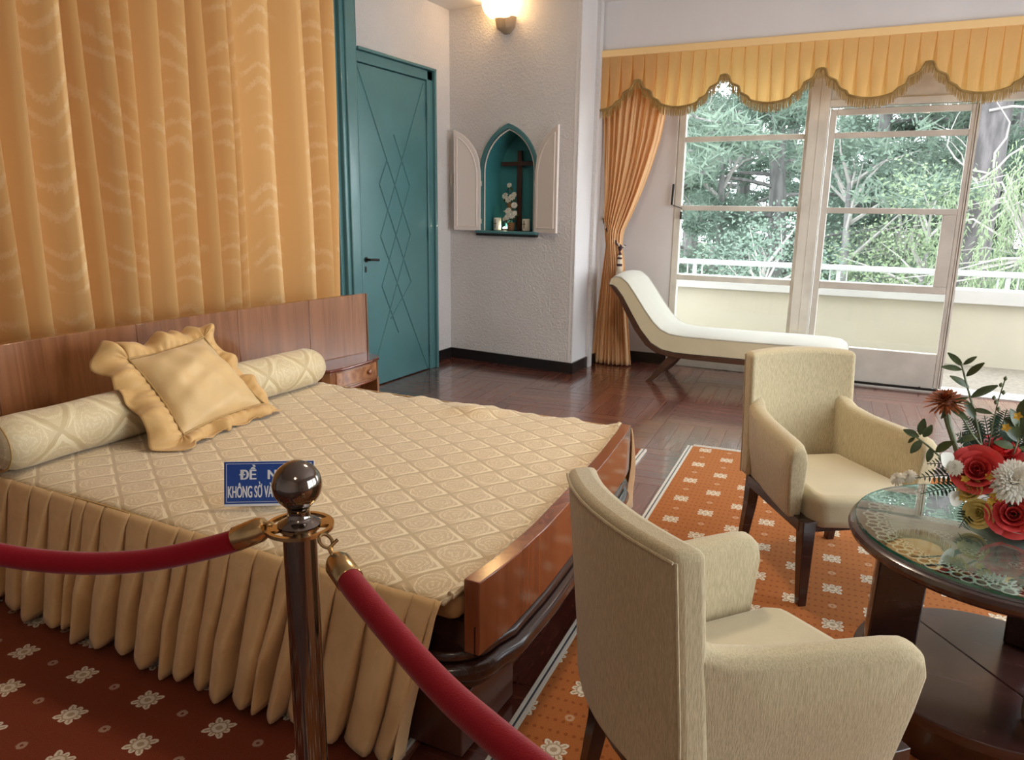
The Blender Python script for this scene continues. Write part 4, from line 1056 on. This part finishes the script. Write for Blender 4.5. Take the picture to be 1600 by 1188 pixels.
Tm = Matrix.Translation(tz)
obj('tassel_knot', MB().lathe([(.004, .02), (.018, .012), (.02, 0), (.012, -.018), (.005, -.03)], 12, Tm), M['tassel_dark'], tie, smooth=True)
for k, (z0, z1, r0, r1, mt) in enumerate(((-.06, -.085, .018, .020, 'tassel_light'), (-.085, -.10, .022, .022, 'tassel_dark'), (-.10, -.145, .019, .024, 'tassel_light'), (-.145, -.165, .026, .026, 'tassel_dark'), (-.165, -.33, .024, .036, 'tassel_light'))):
    obj('tassel_band', MB().lathe([(r0*.6, z0), (r0, z0-.003), (r1, z1+.003), (r1*.7, z1)], 14, Tm), M[mt], tie, smooth=True)
obj('tassel_cap', MB().lathe([(.004, -.03), (.012, -.045), (.018, -.06)], 12, Tm), M['tassel_dark'], tie, smooth=True)

va = empty('window_valance', (0, 6.72, 2.85), label='gold pleated valance with scalloped bronze fringe above the windows', cat='valance')
VY = 6.735
peak0 = at(1133, 118, 'y', VY).x; PER = .748
SC = [(0, 0), (.045, -.006), (.06, -.055), (.09, -.075), (.13, -.088), (.165, -.100), (.18, -.145), (.22, -.165), (.265, -.180), (.285, -.208), (.34, -.222), (.42, -.236), (.5, -.240)]
def low(x):
    u = ((x-peak0)/PER) % 1; u = min(u, 1-u)
    for (u0, d0), (u1, d1) in zip(SC[:-1], SC[1:]):
        if u <= u1: return 2.585+d0+(d1-d0)*(u-u0)/(u1-u0)
    return 2.585+SC[-1][1]
NP = 49; x0v, x1v = -2.556, 2.62; pw = (x1v-x0v)/NP
cols = []
for k in range(NP):
    xa, xb = x0v+k*pw, x0v+(k+1)*pw
    for t, back, g in ((0, 0, 0), (0, 0, 1), (.12, 0, 2), (.3, 0, 2), (.5, 0, 2), (.7, 0, 2), (.88, 0, 2), (1, 0, -1), (1, 1, -1), (1, 1, 0)):
        cols.append((xa, xb, t, back, g))
rows = 12; vs = []; n = len(cols)
for r in range(rows+1):
    t_ = r/rows
    for xa, xb, t, back, g in cols:
        gap = .0025+.026*t_**1.5
        x = xa+(xb-xa)*t
        if g == 1: x = xa+gap*.9
        elif g == -1: x = xb-gap*.5 if not back else xb-gap*.75
        elif g == 0 and t == 0: x = xa+gap*.1; 
        elif g == 2: x = xa+gap*.9+(xb-xa-gap*1.4)*t
        zl = low(min(max(x, x0v), x1v)); z = 2.805-(2.805-zl)*t_
        y = VY-.006-.012*t_*math.sin(t*math.pi)*.5 if not back and not (g == 0 and t == 0) else VY+.018+.008*t_
        if g == 0 and t == 0: y = VY+.018+.008*t_
        vs.append((x, y, z))
obj('pleated_cloth', MB().add(vs, [(r*n+i, r*n+i+1, (r+1)*n+i+1, (r+1)*n+i) for r in range(rows) for i in range(n-1)]), M['valance'], va, smooth=False)
obj('top_band', MB().box(x0v, x1v, VY-.014, VY+.02, 2.79, 2.85), M['band'], va, bevel=.006)
fb_ = MB(); fs_ = MB(); xs = [x0v+.0165*i for i in range(int((x1v-x0v)/.0165))]
fb_.tube([(x, VY-.014, low(x)) for x in xs], .010, 6)
obj('braid', fb_, M['fringe'], va, smooth=True)
rn = random.Random(5); x = x0v
while x < x1v-.004:
    z = low(x)-.006; L_ = .068+rn.uniform(-.006, .006); j = rn.uniform(-.004, .004); w_ = .0032; yy = VY-.014+rn.uniform(-.005, .005)
    fs_.add([(x-w_, yy, z), (x+w_, yy, z), (x+j+w_, yy-.003, z-L_*.6), (x+j-w_, yy-.003, z-L_*.6), (x+j*1.4+w_*.6, yy, z-L_), (x+j*1.4-w_*.6, yy, z-L_)], [(0, 3, 2, 1), (3, 5, 4, 2)])
    x += rn.uniform(.0055, .0085)
fo_ = obj('fringe', fs_, M['fringe'], va); fo_['kind'] = 'stuff'

# ================================================================== NICHE: shutters, cross, candles, flowers
def shutter(name, sgn, ang, label):
    """sgn -1: hinged on the left edge of the recess"""
    hu = NU+sgn*(NA+.016)
    e = empty(name, tuple(PM @ Vector((hu, -.022, NZ0))), label=label, cat='shutter')
    H = PM @ Matrix.Translation((hu, -.022, 0)) @ Matrix.Rotation(ang, 4, 'Z')     # local +x runs from the hinge to the meeting edge
    a = NA; c_ = (NH*NH-a*a)/(2*a); r_ = c_+a
    def topz(s, off=0):   # s from hinge
        xx = -(a-s); rr = r_-off; q = rr*rr-(xx-c_)**2
        return NZ1+math.sqrt(max(0, q))
    W_ = a-.004
    out = [(0, NZ0-.005)]+[(W_, NZ0-.005)]+[(W_*(1-i/14), topz(W_*(1-i/14))) for i in range(15)]
    obj('leaf', MB().prism(out, -.012, .012, 'y', H), M['shutter'], e, bevel=.003)
    for yy in (-.0135, .0135):
        inn = [(.035, NZ0+.035), (W_-.035, NZ0+.035)]+[(W_-.035-(W_-.07)*i/10, topz(W_-.035-(W_-.07)*i/10, .045)) for i in range(11)]
        obj('moulding', MB().tube([H @ Vector((s, yy, z)) for s, z in inn+[inn[0]]], .0065, 6), M['shutter'], e, smooth=True)
        obj('panel', MB().prism([(s*.98+.003, z) for s, z in inn], yy-.0015, yy+.0015, 'y', H), M['shutter'], e)
    for z in (NZ0+.06, NZ1-.12): obj('hinge', MB().tube([H @ Vector((-.004, 0, z)), H @ Vector((-.004, 0, z+.045))], .006, 6), M['white'], e)
shutter('niche_shutter', -1, R(180+9), 'white arched shutter folded open on the door side of the niche')
shutter('niche_shutter', 1, R(-16), 'white arched shutter folded open on the window side of the niche')
def nx(x, dep): return (x-P0.x-d_.x*dep)/e_.x
cr = empty('wooden_cross', tuple(PM @ Vector((nx(-3.28, .262), .262, NZ0))), label='dark wooden cross standing inside the niche', cat='cross')
uc = nx(-3.28, .262)
obj('upright', MB().box(uc-.022, uc+.022, .25, .275, NZ0+.001, 2.01, PM), M['cross'], cr, bevel=.002)
obj('crossbar', MB().box(uc-.195, uc+.195, .243, .268, 1.872, 1.912, PM), M['cross'], cr, bevel=.002)
pdl = empty('niche_pedestal', tuple(PM @ Vector((nx(-3.345, .19), .19, NZ0))), label='small turquoise pedestal with white ledge inside the niche', cat='pedestal')
up = nx(-3.345, .19)
obj('column', MB().box(up-.04, up+.04, .17, .24, NZ0+.001, 1.445, PM), M['teal_niche'], pdl, bevel=.003)
obj('ledge', MB().box(up-.05, up+.05, .15, .24, 1.446, 1.458, PM), M['shutter'], pdl, bevel=.002)
def candle(x, z1, label):
    u0 = nx(x, .13)
    e = empty('candle', tuple(PM @ Vector((u0, .13, NZ0))), label=label, cat='candle', group='candles in the niche')
    Q = PM @ Matrix.Translation((u0, .13, 0))
    obj('wax', MB().lathe([(.036, NZ0+.001), (.037, NZ0+.004), (.037, z1-.004), (.034, z1), (.0, z1-.003)], 20, Q), M['candle'], e, smooth=True)
    obj('cross_print', MB().box(-.003, .003, -.0395, -.037, NZ0+.02, z1-.015, Q).box(-.014, .014, -.0393, -.035, NZ0+.06, NZ0+.066, Q), M['cross'], e)
    obj('wick', MB().tube([Q @ Vector((0, 0, z1-.003)), Q @ Vector((.001, 0, z1+.008))], .0012, 5), M['iron'], e)
candle(-3.455, 1.39, 'ivory candle with brown cross by the left edge of the niche')
candle(-3.135, 1.385, 'ivory candle with brown cross by the right edge of the niche')
def pot(x, dep, z, heads, label, r=.035, h=.075):
    global bq
    u0 = nx(x, dep); Q = PM @ Matrix.Translation((u0, dep, z)); c = Q @ Vector((0, 0, 0))
    e = empty('flower_pot', tuple(c), label=label, cat='flowers', group='white flower pots in the niche')
    obj('pot', MB().lathe([(r*.8, .001), (r, h*.6), (r*1.12, h), (r*.95, h), (0, h*.9)], 18, Q), M['basket'], e, smooth=True)
    sv = bq; bq = e
    lb = MB()
    for dx, dz, rr in heads:
        p = Q @ Vector((dx, -.02, dz)); mum(p, (dx*6, -.8, .4), rr, 'petalw', 'white_bloom', 5, 10, .5, .2)
        for k in range(4): leafm(lb, p-Vector((0, -.02, .02)), (frn.uniform(-1, 1), -.3, frn.uniform(-.9, .5)), (0, -.8, .5), .045, .02, .2, 3)
        lb.tube([Q @ Vector((0, 0, h)), p], .0025, 4)
    obj('foliage', lb, M['leaf'], e, smooth=True); bq = sv
pot(-3.345, .19, 1.459, [(-.045, .135, .035), (.03, .125, .036), (-.01, .10, .034), (.0, .235, .026), (.055, .15, .025)], 'white flowers in a wicker pot on the niche pedestal', .030, .07)
pot(-3.285, .10, NZ0, [(-.02, .18, .036), (.045, .235, .032), (-.03, .125, .034), (.02, .14, .034), (.05, .16, .026), (-.065, .105, .022)], 'white flowers in a wicker pot at the foot of the cross', .036, .075)
nl = empty('niche_lamp', tuple(PM @ Vector((nx(-3.375, .14), .14, NZ0))), label='small round lamp glowing on the niche floor', cat='lamp')
Qn = PM @ Matrix.Translation((nx(-3.375, .14), .14, NZ0))
obj('housing', MB().lathe([(.022, .001), (.024, .012), (.020, .018)], 16, Qn), M['white'], nl, smooth=True)
obj('diffuser', MB().lathe([(.019, .018), (.014, .028), (.004, .032)], 16, Qn), glow('niche_lamp_glow', (1, .93, .6), 45), nl, smooth=True)

# ================================================================== SCONCE
def sconce(name, Q, label):
    """Q: wall frame, local y runs into the wall, origin on the wall at bracket foot"""
    e = empty(name, tuple(Q @ Vector((0, 0, 0))), label=label, cat='lamp', group='wall sconces')
    rings = []
    for r, z in ((.045, .085), (.09, .097), (.128, .13), (.150, .175), (.158, .215), (.160, .235)):
        rings.append([(r*math.cos(t*math.pi/16), -.135+r*.82*math.sin(t*math.pi/16), z) for t in range(32)])
    obj('shade', MB().loft(rings, True, False, Q), M['shade'], e, smooth=True, solid=.004)
    obj('bulb', MB().lathe([(.004, .105), (.020, .115), (.028, .14), (.024, .165), (.004, .178)], 14, Q @ Matrix.Translation((0, -.135, 0))), glow('sconce_bulb', (1, .78, .48), 3), e, smooth=True)
    l = bpy.data.lights.new('sconce_light', 'POINT'); l.energy = 17; l.color = (1, .74, .44); l.shadow_soft_size = .035
    lo = bpy.data.objects.new('sconce_light', l); COL.objects.link(lo); lo.location = Q @ Vector((0, -.135, .20))
    br = [[(-.09, .0, .115), (-.07, -.10, .105), (-.02, -.15, .10), (.055, -.13, .105), (.095, -.05, .115), (.095, 0, .115)],
          [(-.075, .0, .03), (-.06, -.08, .02), (-.015, -.11, .012), (.045, -.09, .015), (.08, -.04, .03), (.08, 0, .03)],
          [(-.02, .0, -.02), (-.015, -.02, -.02), (0, -.03, -.02), (.02, -.03, -.02), (.03, -.01, -.02), (.03, 0, -.02)]]
    obj('bracket', MB().loft(br[::-1], M=Q), M['bracket'], e, bevel=.003)
    return e
su = nx(-3.30, -.05)
sconce('wall_sconce', PM @ Matrix.Translation((su, 0, 3.0)), 'lit opal bowl sconce on the stucco pier above the niche')

# fill lamps added on the ceiling, above the picture, to brighten the room
for i, (x, y, lab, kf) in enumerate(((-1.2, 3.4, 'added round fill lamp on the ceiling above the foot of the bed', 1), (.2, -.7, 'added round fill lamp on the ceiling above the rope barrier', .28))):
    e = empty('added_ceiling_lamp', (x, y, CZ), label=lab, cat='lamp', group='added ceiling fill lamps')
    Q = Matrix.Translation((x, y, CZ))
    obj('mount', MB().lathe([(.20, -.001), (.20, -.03), (.17, -.035)], 32, Q), M['brass'], e, smooth=True)
    obj('diffuser', MB().lathe([(.19, -.036), (.185, -.07), (.14, -.105), (.06, -.12), (.0, -.122)], 32, Q), glow('added_ceiling_glow', (1, .84, .64), FILL_LAMP*kf), e, smooth=True)

# ================================================================== ROPE BARRIER
def stanchion(x, y, label):
    e = empty('stanchion', (x, y, .010), label=label, cat='stanchion', group='rope barrier stanchions')
    Q = Matrix.Translation((x, y, 0)); C_ = M['chrome']
    zb = at(462, 757, 'y', 1.0).z; zd = at(465, 821, 'y', 1.0).z
    obj('foot', MB().lathe([(.16, .0105), (.16, .022), (.15, .030), (.08, .040), (.04, .055), (.035, .07)], 40, Q), C_, e, smooth=True)
    obj('pole', MB().lathe([(.0315, .05), (.0315, zd-.006)], 40, Q), C_, e, smooth=True)
    # flat ring plate with four slots
    pl = MB(); n = 48
    zs = (zd-.004, zd+.003)
    for z, flip in ((zs[0], 1), (zs[1], 0)):
        for i in range(n):
            a0, a1 = 2*math.pi*i/n, 2*math.pi*(i+1)/n
            rads = (.030, .038, .056, .064) 
            for j in range(3):
                if j == 1 and (i % 12) > 4: continue
                q = [(rads[j]*math.cos(a0), rads[j]*math.sin(a0), z), (rads[j+1]*math.cos(a0), rads[j+1]*math.sin(a0), z), (rads[j+1]*math.cos(a1), rads[j+1]*math.sin(a1), z), (rads[j]*math.cos(a1), rads[j]*math.sin(a1), z)]
                pl.add(q, [(3, 2, 1, 0) if flip else (0, 1, 2, 3)], Q @ Matrix.Rotation(.5, 4, 'Z'))
    for r in (.064, .056, .038):
        pl.loft([[(r*math.cos(2*math.pi*i/n), r*math.sin(2*math.pi*i/n), z) for i in range(n)] for z in zs], True, False, Q)
    obj('ring_plate', pl, M['brass'], e)
    obj('finial', MB().lathe([(.040, zd+.003), (.040, zd+.006), (.037, zd+.009), (.028, zd+.013), (.0225, zd+.018), (.0205, zd+.024), (.0205, zb-.047), (.0225, zb-.043), (.027, zb-.038), (.0355, zb-.029), (.0425, zb-.0175), (.0455, zb-.004), (.0455, zb+.006), (.0415, zb+.0195), (.034, zb+.031), (.0235, zb+.0395), (.012, zb+.0445), (.0, zb+.046)], 48, Q), C_, e, smooth=True)
    return zd
zd = stanchion(-.944, 1.0, 'polished steel stanchion with ball top in front of the bed')
stanchion(-1.79, .574, 'polished steel stanchion at the far end of the dark slack rope')
stanchion(.05, .5, 'polished steel stanchion closest to the round table')
def smooth_path(P, k=8):
    P = [Vector(p) for p in P]; o = []
    for i in range(len(P)-1):
        p0, p1, p2, p3 = P[max(0, i-1)], P[i], P[i+1], P[min(len(P)-1, i+2)]
        for j in range(k):
            t = j/k; o.append(.5*((2*p1)+(p2-p0)*t+(2*p0-5*p1+4*p2-p3)*t*t+(3*p1-p0-3*p2+p3)*t**3))
    return o+[P[-1]]
def rope(P, hookA, hookB, label):
    P = [Vector(p) for p in P]
    e = empty('velvet_rope', tuple(P[len(P)//2]), label=label, cat='rope', group='velvet ropes')
    obj('rope', MB().tube(smooth_path(P), .0215, 16), M['velvet'], e, smooth=True)
    for end, nxt, hk in ((P[0], P[1], hookA), (P[-1], P[-2], hookB)):
        d = (end-nxt).normalized(); hk = Vector(hk)
        f = obj('end_cap', MB().tube([end-d*.030, end-d*.028, end+d*.022, end+d*.034, end+d*.040], [.0222, .0238, .0238, .019, .006], 20), M['brass'], e, smooth=True)
        s_ = end+d*.038; mid = s_.lerp(hk, .5)
        obj('swivel', MB().tube([s_-d*.004, s_+d*.006, s_+d*.012], [.009, .009, .005], 10).tube([s_+d*.004, mid], .0045, 8), M['brass'], f, smooth=True)
        side = d.cross(Vector((0, 0, 1))).normalized(); b = MB()
        lp = [mid+(hk-mid)*(.5-.5*math.cos(t*math.pi/8))*1.15+side*.011*math.sin(t*math.pi/8) for t in range(17)]
        b.tube(lp, .0032, 6); b.tube([mid+side*.0, mid+side*.016+Vector((0, 0, .012))], .003, 6)
        obj('hook', b, M['brass'], f, smooth=True)
rope([(-1.028, .957, .893), (-1.073, .935, .871), (-1.184, .88, .839), (-1.294, .825, .827), (-1.402, .771, .833), (-1.50, .721, .853), (-1.60, .671, .876), (-1.70, .62, .897)],
     (-1.000, .975, zd), (-1.735, .60, zd), 'dark red velvet rope hanging slack in front of the bed skirt')
rope([at(537, 893, 'y', .918), (-.718, .886, .887), (-.567, .81, .866), (-.473, .763, .859), (-.391, .722, .863), (-.30, .675, .873), (-.15, .60, .893), (-.06, .556, .905)],
     at(505, 838, 'y', .965), (-.005, .527, zd), 'bright crimson velvet rope running towards the armchair')

# ================================================================== SIGN
SA = at(350, 793, 'z', .507); SB = at(491, 790, 'z', .507)
sx = (SB-SA); SW = sx.length; sx.normalize(); sback = Vector((-sx.y, sx.x, 0)); lean = R(14)
sup = Vector((0, 0, math.cos(lean)))+sback*math.sin(lean); sn = sx.cross(sup)   # towards viewer
SM = Matrix(((sx.x, sup.x, sn.x, SA.x), (sx.y, sup.y, sn.y, SA.y), (sx.z, sup.z, sn.z, .509), (0, 0, 0, 1)))
SH = .150
sg = empty('notice_sign', tuple(SA.lerp(SB, .5).xy)+(.508,), label='small blue notice sign with white lettering standing on the bedspread', cat='sign')
obj('board', MB().box(0, SW, 0, SH, -.004, 0, SM), M['signwhite'], sg, bevel=.001)
obj('blue_face', MB().box(.001, SW-.001, .008, SH-.001, 0, .0008, SM), M['signblue'], sg)
bd = MB(); q0, q1, r0, r1, t_ = .008, SW-.008, .014, SH-.007, .0013
bd.box(q0, q1, r0, r0+t_, .0008, .0012, SM).box(q0, q1, r1-t_, r1, .0008, .0012, SM).box(q0, q0+t_, r0, r1, .0008, .0012, SM).box(q1-t_, q1, r0, r1, .0008, .0012, SM)
obj('border_line', bd, M['signwhite'], sg)
bk = MB().add([(SW*.3, SH*.75, -.004), (SW*.7, SH*.75, -.004), (SW*.7, .0, -.075), (SW*.3, .0, -.075), (SW*.3, SH*.75, -.007), (SW*.7, SH*.75, -.007), (SW*.7, .0, -.079), (SW*.3, .0, -.079)], [(0, 1, 2, 3), (7, 6, 5, 4), (0, 3, 7, 4), (1, 5, 6, 2)], SM)
obj('stand', bk, M['signwhite'], sg)
def lettering(body, x0, x1, y0, capH, bold):
    cu_ = bpy.data.curves.new('lettering', 'FONT'); cu_.body = body; cu_.size = 1; cu_.offset = .012; cu_.resolution_u = 4
    to = bpy.data.objects.new('lettering_source', cu_); COL.objects.link(to)
    bpy.context.view_layer.update()
    dg = bpy.context.evaluated_depsgraph_get(); me = bpy.data.meshes.new_from_object(to.evaluated_get(dg))
    bpy.data.objects.remove(to)
    xs_ = [v.co.x for v in me.vertices]; a, c = min(xs_), max(xs_)
    base = [v.co.copy() for v in me.vertices]; polys = [tuple(p.vertices) for p in me.polygons]; nb_ = len(base); vv = []; ff = []
    for q, sh in enumerate((-bold, 0, bold)):          # overprint slightly shifted for heavy strokes
        for c_ in base: vv.append(tuple(SM @ Vector((x0+(c_.x-a)/(c-a)*(x1-x0)+sh, y0+c_.y/.73*capH, .0014+.0001*q)) - wloc(sg)))
        ff += [tuple(i_+q*nb_ for i_ in f_) for f_ in polys]
    me = bpy.data.meshes.new('lettering'); me.from_pydata(vv, [], ff)
    me.materials.append(M['signwhite']); me.name = 'lettering'
    o = bpy.data.objects.new('lettering', me); COL.objects.link(o); o.parent = sg
lettering('ĐỀ   NGHỊ', SW*.175, SW*.85, .090, .032, .0014)
lettering('KHÔNG SỜ VÀO HIỆN VẬT', SW*.045, SW*.955, .030, .040, .0006)

# ================================================================== TREES BEYOND THE BALCONY
def tufts(b, c, r, n, rn, ln=.22, up=.35):
    for _ in range(n):
        d = Vector((rn.gauss(0, 1), rn.gauss(0, 1), rn.gauss(up, .8))).normalized()
        p = Vector(c)+Vector((rn.uniform(-r, r), rn.uniform(-r, r), rn.uniform(-r*.5, r*.5))); s_ = d.cross(Vector((rn.gauss(0, 1), rn.gauss(0, 1), .3))).normalized()*ln*.085
        L_ = ln*rn.uniform(.7, 1.3)
        b.add([p-s_, p+s_, p+d*L_], [(0, 1, 2)])
def pine(seed, H=13, z0=1.8, spread=3.6, dens=1.0, whorl=.42):
    rn = random.Random(seed); tr = MB(); fo = MB(); br = MB()
    lean_ = (rn.uniform(-.04, .04), rn.uniform(-.04, .04))
    def tp(z): return Vector((lean_[0]*z+.12*math.sin(z*.5+seed), lean_[1]*z+.1*math.cos(z*.43+seed), z))
    tr.tube([tp(H*i/16) for i in range(17)], [.30*(1-.88*i/16) for i in range(17)], 10)
    z = z0
    while z < H-.3:
        fr_ = (z-z0)/(H-z0); L_ = spread*(1-fr_)**.7*rn.uniform(.6, 1.15)+.4; a = rn.uniform(0, 6.283)
        d = Vector((math.cos(a), math.sin(a), 0)); P = []
        rise = rn.uniform(-.05, .35)
        for i in range(7):
            t = i/6; P.append(tp(z)+d*L_*t+Vector((rn.uniform(-.08, .08), rn.uniform(-.08, .08), L_*(rise*t-.22*t*t))))
        br.tube(P, [.055*(1-.8*i/6) for i in range(7)], 5)
        for k in range(int(10*dens)):
            t = rn.uniform(.3, 1.0); i = min(5, int(t*6)); q = P[i].lerp(P[i+1], t*6-i)
            s_ = Vector((-d.y, d.x, 0))*rn.choice((-1, 1))*rn.uniform(.2, .9)*(1.2-t*.5)+d*rn.uniform(.1, .5)+Vector((0, 0, rn.uniform(-.1, .35)))
            br.tube([q, q+s_*.5, q+s_], [.016, .010, .004], 3)
            for f in (.35, .6, .8, 1.0): tufts(fo, q+s_*f, .18, int(13*dens), rn, .26)
        z += whorl*rn.uniform(.4, 1.2)
    return tr, br, fo
def weeping(seed, H=7.5, rad=2.2, n=220):
    rn = random.Random(seed); tr = MB(); br = MB(); fo = MB()
    tr.tube([(0, 0, 0), (.1, .05, H*.4), (.05, -.05, H*.75)], [.22, .17, .1], 8)
    for _ in range(n):
        a = rn.uniform(0, 6.283); r_ = rad*math.sqrt(rn.random()); zt = H*(1-.30*(r_/rad)**2)*rn.uniform(.82, 1.0)
        x, y = r_*math.cos(a), r_*math.sin(a); L_ = rn.uniform(1.2, 3.2)
        if rn.random() < .25: br.tube([(.05, 0, H*.7), (x*.5, y*.5, zt+.15), (x, y, zt)], [.03, .018, .006], 3)
        m_ = int(L_/.055)
        for k in range(m_):
            z = zt-L_*k/m_; p = Vector((x*(1+.10*k/m_)+rn.uniform(-.04, .04), y*(1+.10*k/m_)+rn.uniform(-.04, .04), z))
            d = Vector((rn.gauss(0, .5), rn.gauss(0, .5), -1)).normalized(); s_ = d.cross(Vector((rn.gauss(0, 1), rn.gauss(0, 1), 0))).normalized()*.014
            fo.add([p-s_, p+s_, p+d*rn.uniform(.10, .18)], [(0, 1, 2)])
    return tr, br, fo
def broad(seed, H=9, z0=2.2, rad=2.6, n=26, per=150):
    rn = random.Random(seed); tr = MB(); br = MB(); fo = MB()
    tr.tube([(0, 0, 0), (.15, 0, H*.3), (.0, .1, H*.55), (.1, .1, H*.8)], [.18, .14, .1, .04], 8)
    for _ in range(n):
        a = rn.uniform(0, 6.283); z = rn.uniform(z0, H); r_ = rad*rn.uniform(.25, 1)*math.sin(math.pi*min(1, (z-z0*.5)/(H-z0*.3)))**.5
        c = Vector((r_*math.cos(a), r_*math.sin(a), z)); b0 = Vector((.08, .05, max(1.2, z-rn.uniform(.6, 1.8))))
        br.tube([b0, b0.lerp(c, .5)+Vector((rn.uniform(-.2, .2), rn.uniform(-.2, .2), .1)), c], [.05, .025, .008], 4)
        for _k in range(per):
            p = c+Vector((rn.gauss(0, .42), rn.gauss(0, .42), rn.gauss(0, .30))); d = Vector((rn.gauss(0, 1), rn.gauss(0, 1), rn.gauss(-.2, .6))).normalized(); s_ = d.cross(Vector((rn.gauss(0, 1), rn.gauss(0, 1), rn.gauss(0, 1)))).normalized()*.035
            L_ = rn.uniform(.08, .14); fo.add([p, p+d*L_*.5+s_, p+d*L_, p+d*L_*.5-s_], [(0, 1, 2, 3)])
    return tr, br, fo
def folmat(name, c, c2, t=.35):
    m = thin_cloth(name, c, c2, t, 10, None, .7, tuple(min(1, q*1.6) for q in c)); return m
FM = dict(pine=folmat('blue_green_needles', (.125, .172, .135), (.172, .225, .165)), light=folmat('fresh_green_foliage', (.165, .215, .125), (.215, .27, .155)), dark=folmat('dusky_green_needles', (.108, .155, .122), (.147, .203, .152)))
BK = plain('grey_pine_bark', (.20, .19, .185), .9, var=.5, vscale=9, bmp=.6, bscale=14, stretch=(1, 1, .25))
TW = plain('pale_grey_twigs', (.30, .28, .26), .9)
GZ = -3.6
def mesh_of(nm, mb, mat):
    me = bpy.data.meshes.new(nm); me.from_pydata([tuple(v) for v in mb.v], [], mb.f); me.materials.append(mat); return me
KIND = {}
for key, gen, fm in (('pine_a', pine(1), 'pine'), ('pine_b', pine(2, 14, 1.2, 4.2, 1.0, .36), 'dark'), ('pine_c', pine(5, 12, 2.4, 3.2, 1.1, .40), 'pine'), ('weep', weeping(3), 'light'), ('broad', broad(4), 'light'), ('broad_b', broad(9, 8.5, 1.5, 2.4, 24, 130), 'dark')):
    KIND[key] = (mesh_of('trunk', gen[0], BK), mesh_of('branches', gen[1], BK if 'pine' in key else TW), mesh_of('foliage', gen[2], FM[fm]))
def tree(kind, x, y, s, rz, nm, label):
    e = empty(nm, (x, y, GZ), rz, label, 'tree', 'trees beyond the balcony'); e.scale = (s, s, s)
    for me, q in zip(KIND[kind], ('trunk', 'branches', 'foliage')):
        o = bpy.data.objects.new(q, me); COL.objects.link(o); o.parent = e
        if q == 'foliage': o['kind'] = 'stuff'
def gx(px, y): return at(px, 330, 'y', y).x
tree('pine_a', gx(1040, 15.5), 15.5, 1.05, .4, 'pine_tree', 'spreading pine seen through the left side of the fixed window')
tree('pine_b', gx(1225, 19), 19, 1.0, 2.0, 'pine_tree', 'dusky pine right behind the cream window post')
tree('broad_b', gx(1200, 12.6), 12.6, .62, 1.0, 'leafy_tree', 'low leafy tree just above the handrail in the fixed window')
tree('broad', gx(1450, 14), 14, .62, 0, 'leafy_tree', 'fresh green tree low behind the lock rail of the glazed door')
tree('pine_c', gx(1370, 21), 21, 1.0, 1.2, 'pine_tree', 'open pine seen through the middle of the glazed door')
tree('broad_b', gx(1330, 16.5), 16.5, .85, 3.0, 'leafy_tree', 'thin bushy tree at the left edge of the glazed door')
tree('pine_b', gx(1480, 24), 24, 1.1, 4.0, 'pine_tree', 'tall pine behind the right stile of the glazed door')
tree('weep', gx(1625, 13.5), 13.5, .85, 0, 'weeping_tree', 'weeping light green tree at the right side of the open doorway')
tree('weep', gx(1425, 17), 17, .72, 2.0, 'weeping_tree', 'drooping light green tree low behind the glazed door')
tree('pine_c', gx(1590, 22), 22, 1.1, 2.6, 'pine_tree', 'bright pine at the right edge of the open doorway')
tree('pine_a', gx(1300, 30), 30, 1.2, 3.3, 'pine_tree', 'distant pine between the window and the glazed door')
tree('pine_b', gx(1160, 29), 29, 1.2, .9, 'pine_tree', 'distant dusky pine in the fixed window')
tree('pine_c', gx(1700, 18), 18, 1.0, .2, 'pine_tree', 'pine standing right of the open doorway')
tree('pine_b', gx(1085, 26), 26, 1.15, 2.9, 'pine_tree', 'distant pine at the left edge of the fixed window')
tree('pine_b', gx(1215, 34), 34, 1.3, 5.2, 'pine_tree', 'farthest pine in the middle of the fixed window')
tree('pine_c', gx(1440, 31), 31, 1.3, .7, 'pine_tree', 'farthest pine in the middle of the glazed door')
tree('broad_b', gx(1120, 18), 18, 1.0, 4.4, 'leafy_tree', 'dusky leafy tree low in the left corner of the fixed window')
# the big trunk seen through the doorway, with dead pale twigs
bt = empty('old_pine', (gx(1528, 16.0), 16.0, GZ), label='thick grey pine trunk with dead pale twigs seen through the open doorway', cat='tree', group='trees beyond the balcony')
X0 = gx(1528, 16.0)
obj('trunk', MB().tube([(X0-.03, 16, GZ), (X0-.02, 16, -1), (X0, 16, 1.2), (X0+.05, 16, 3), (X0+.1, 16.1, 7), (X0, 16, 12)], [.36, .32, .29, .25, .2, .1], 14), plain('weathered_grey_bark', (.125, .113, .113), .9, var=.5, vscale=9, bmp=.6, bscale=14, stretch=(1, 1, .25)), bt, smooth=True)
rn = random.Random(31)
for k in range(12):
    z = rn.uniform(1.2, 3.2); p = Vector((X0+rn.uniform(-.1, .2), 15.75, z)); a = rn.uniform(-.4, 3.4); P = [p]
    for j in range(6):
        a += rn.uniform(-.6, .6); P.append(P[-1]+Vector((math.cos(a)*.32, rn.uniform(-.15, .1), math.sin(a)*.25)))
    obj('dead_twig', MB().tube(P, [.022, .02, .017, .014, .010, .005, .003], 5), TW, bt, smooth=True)
me = KIND['pine_c'][2]; o = bpy.data.objects.new('foliage', me); COL.objects.link(o); o.parent = bt; o.location = (0, .3, 2.5); o['kind'] = 'stuff'
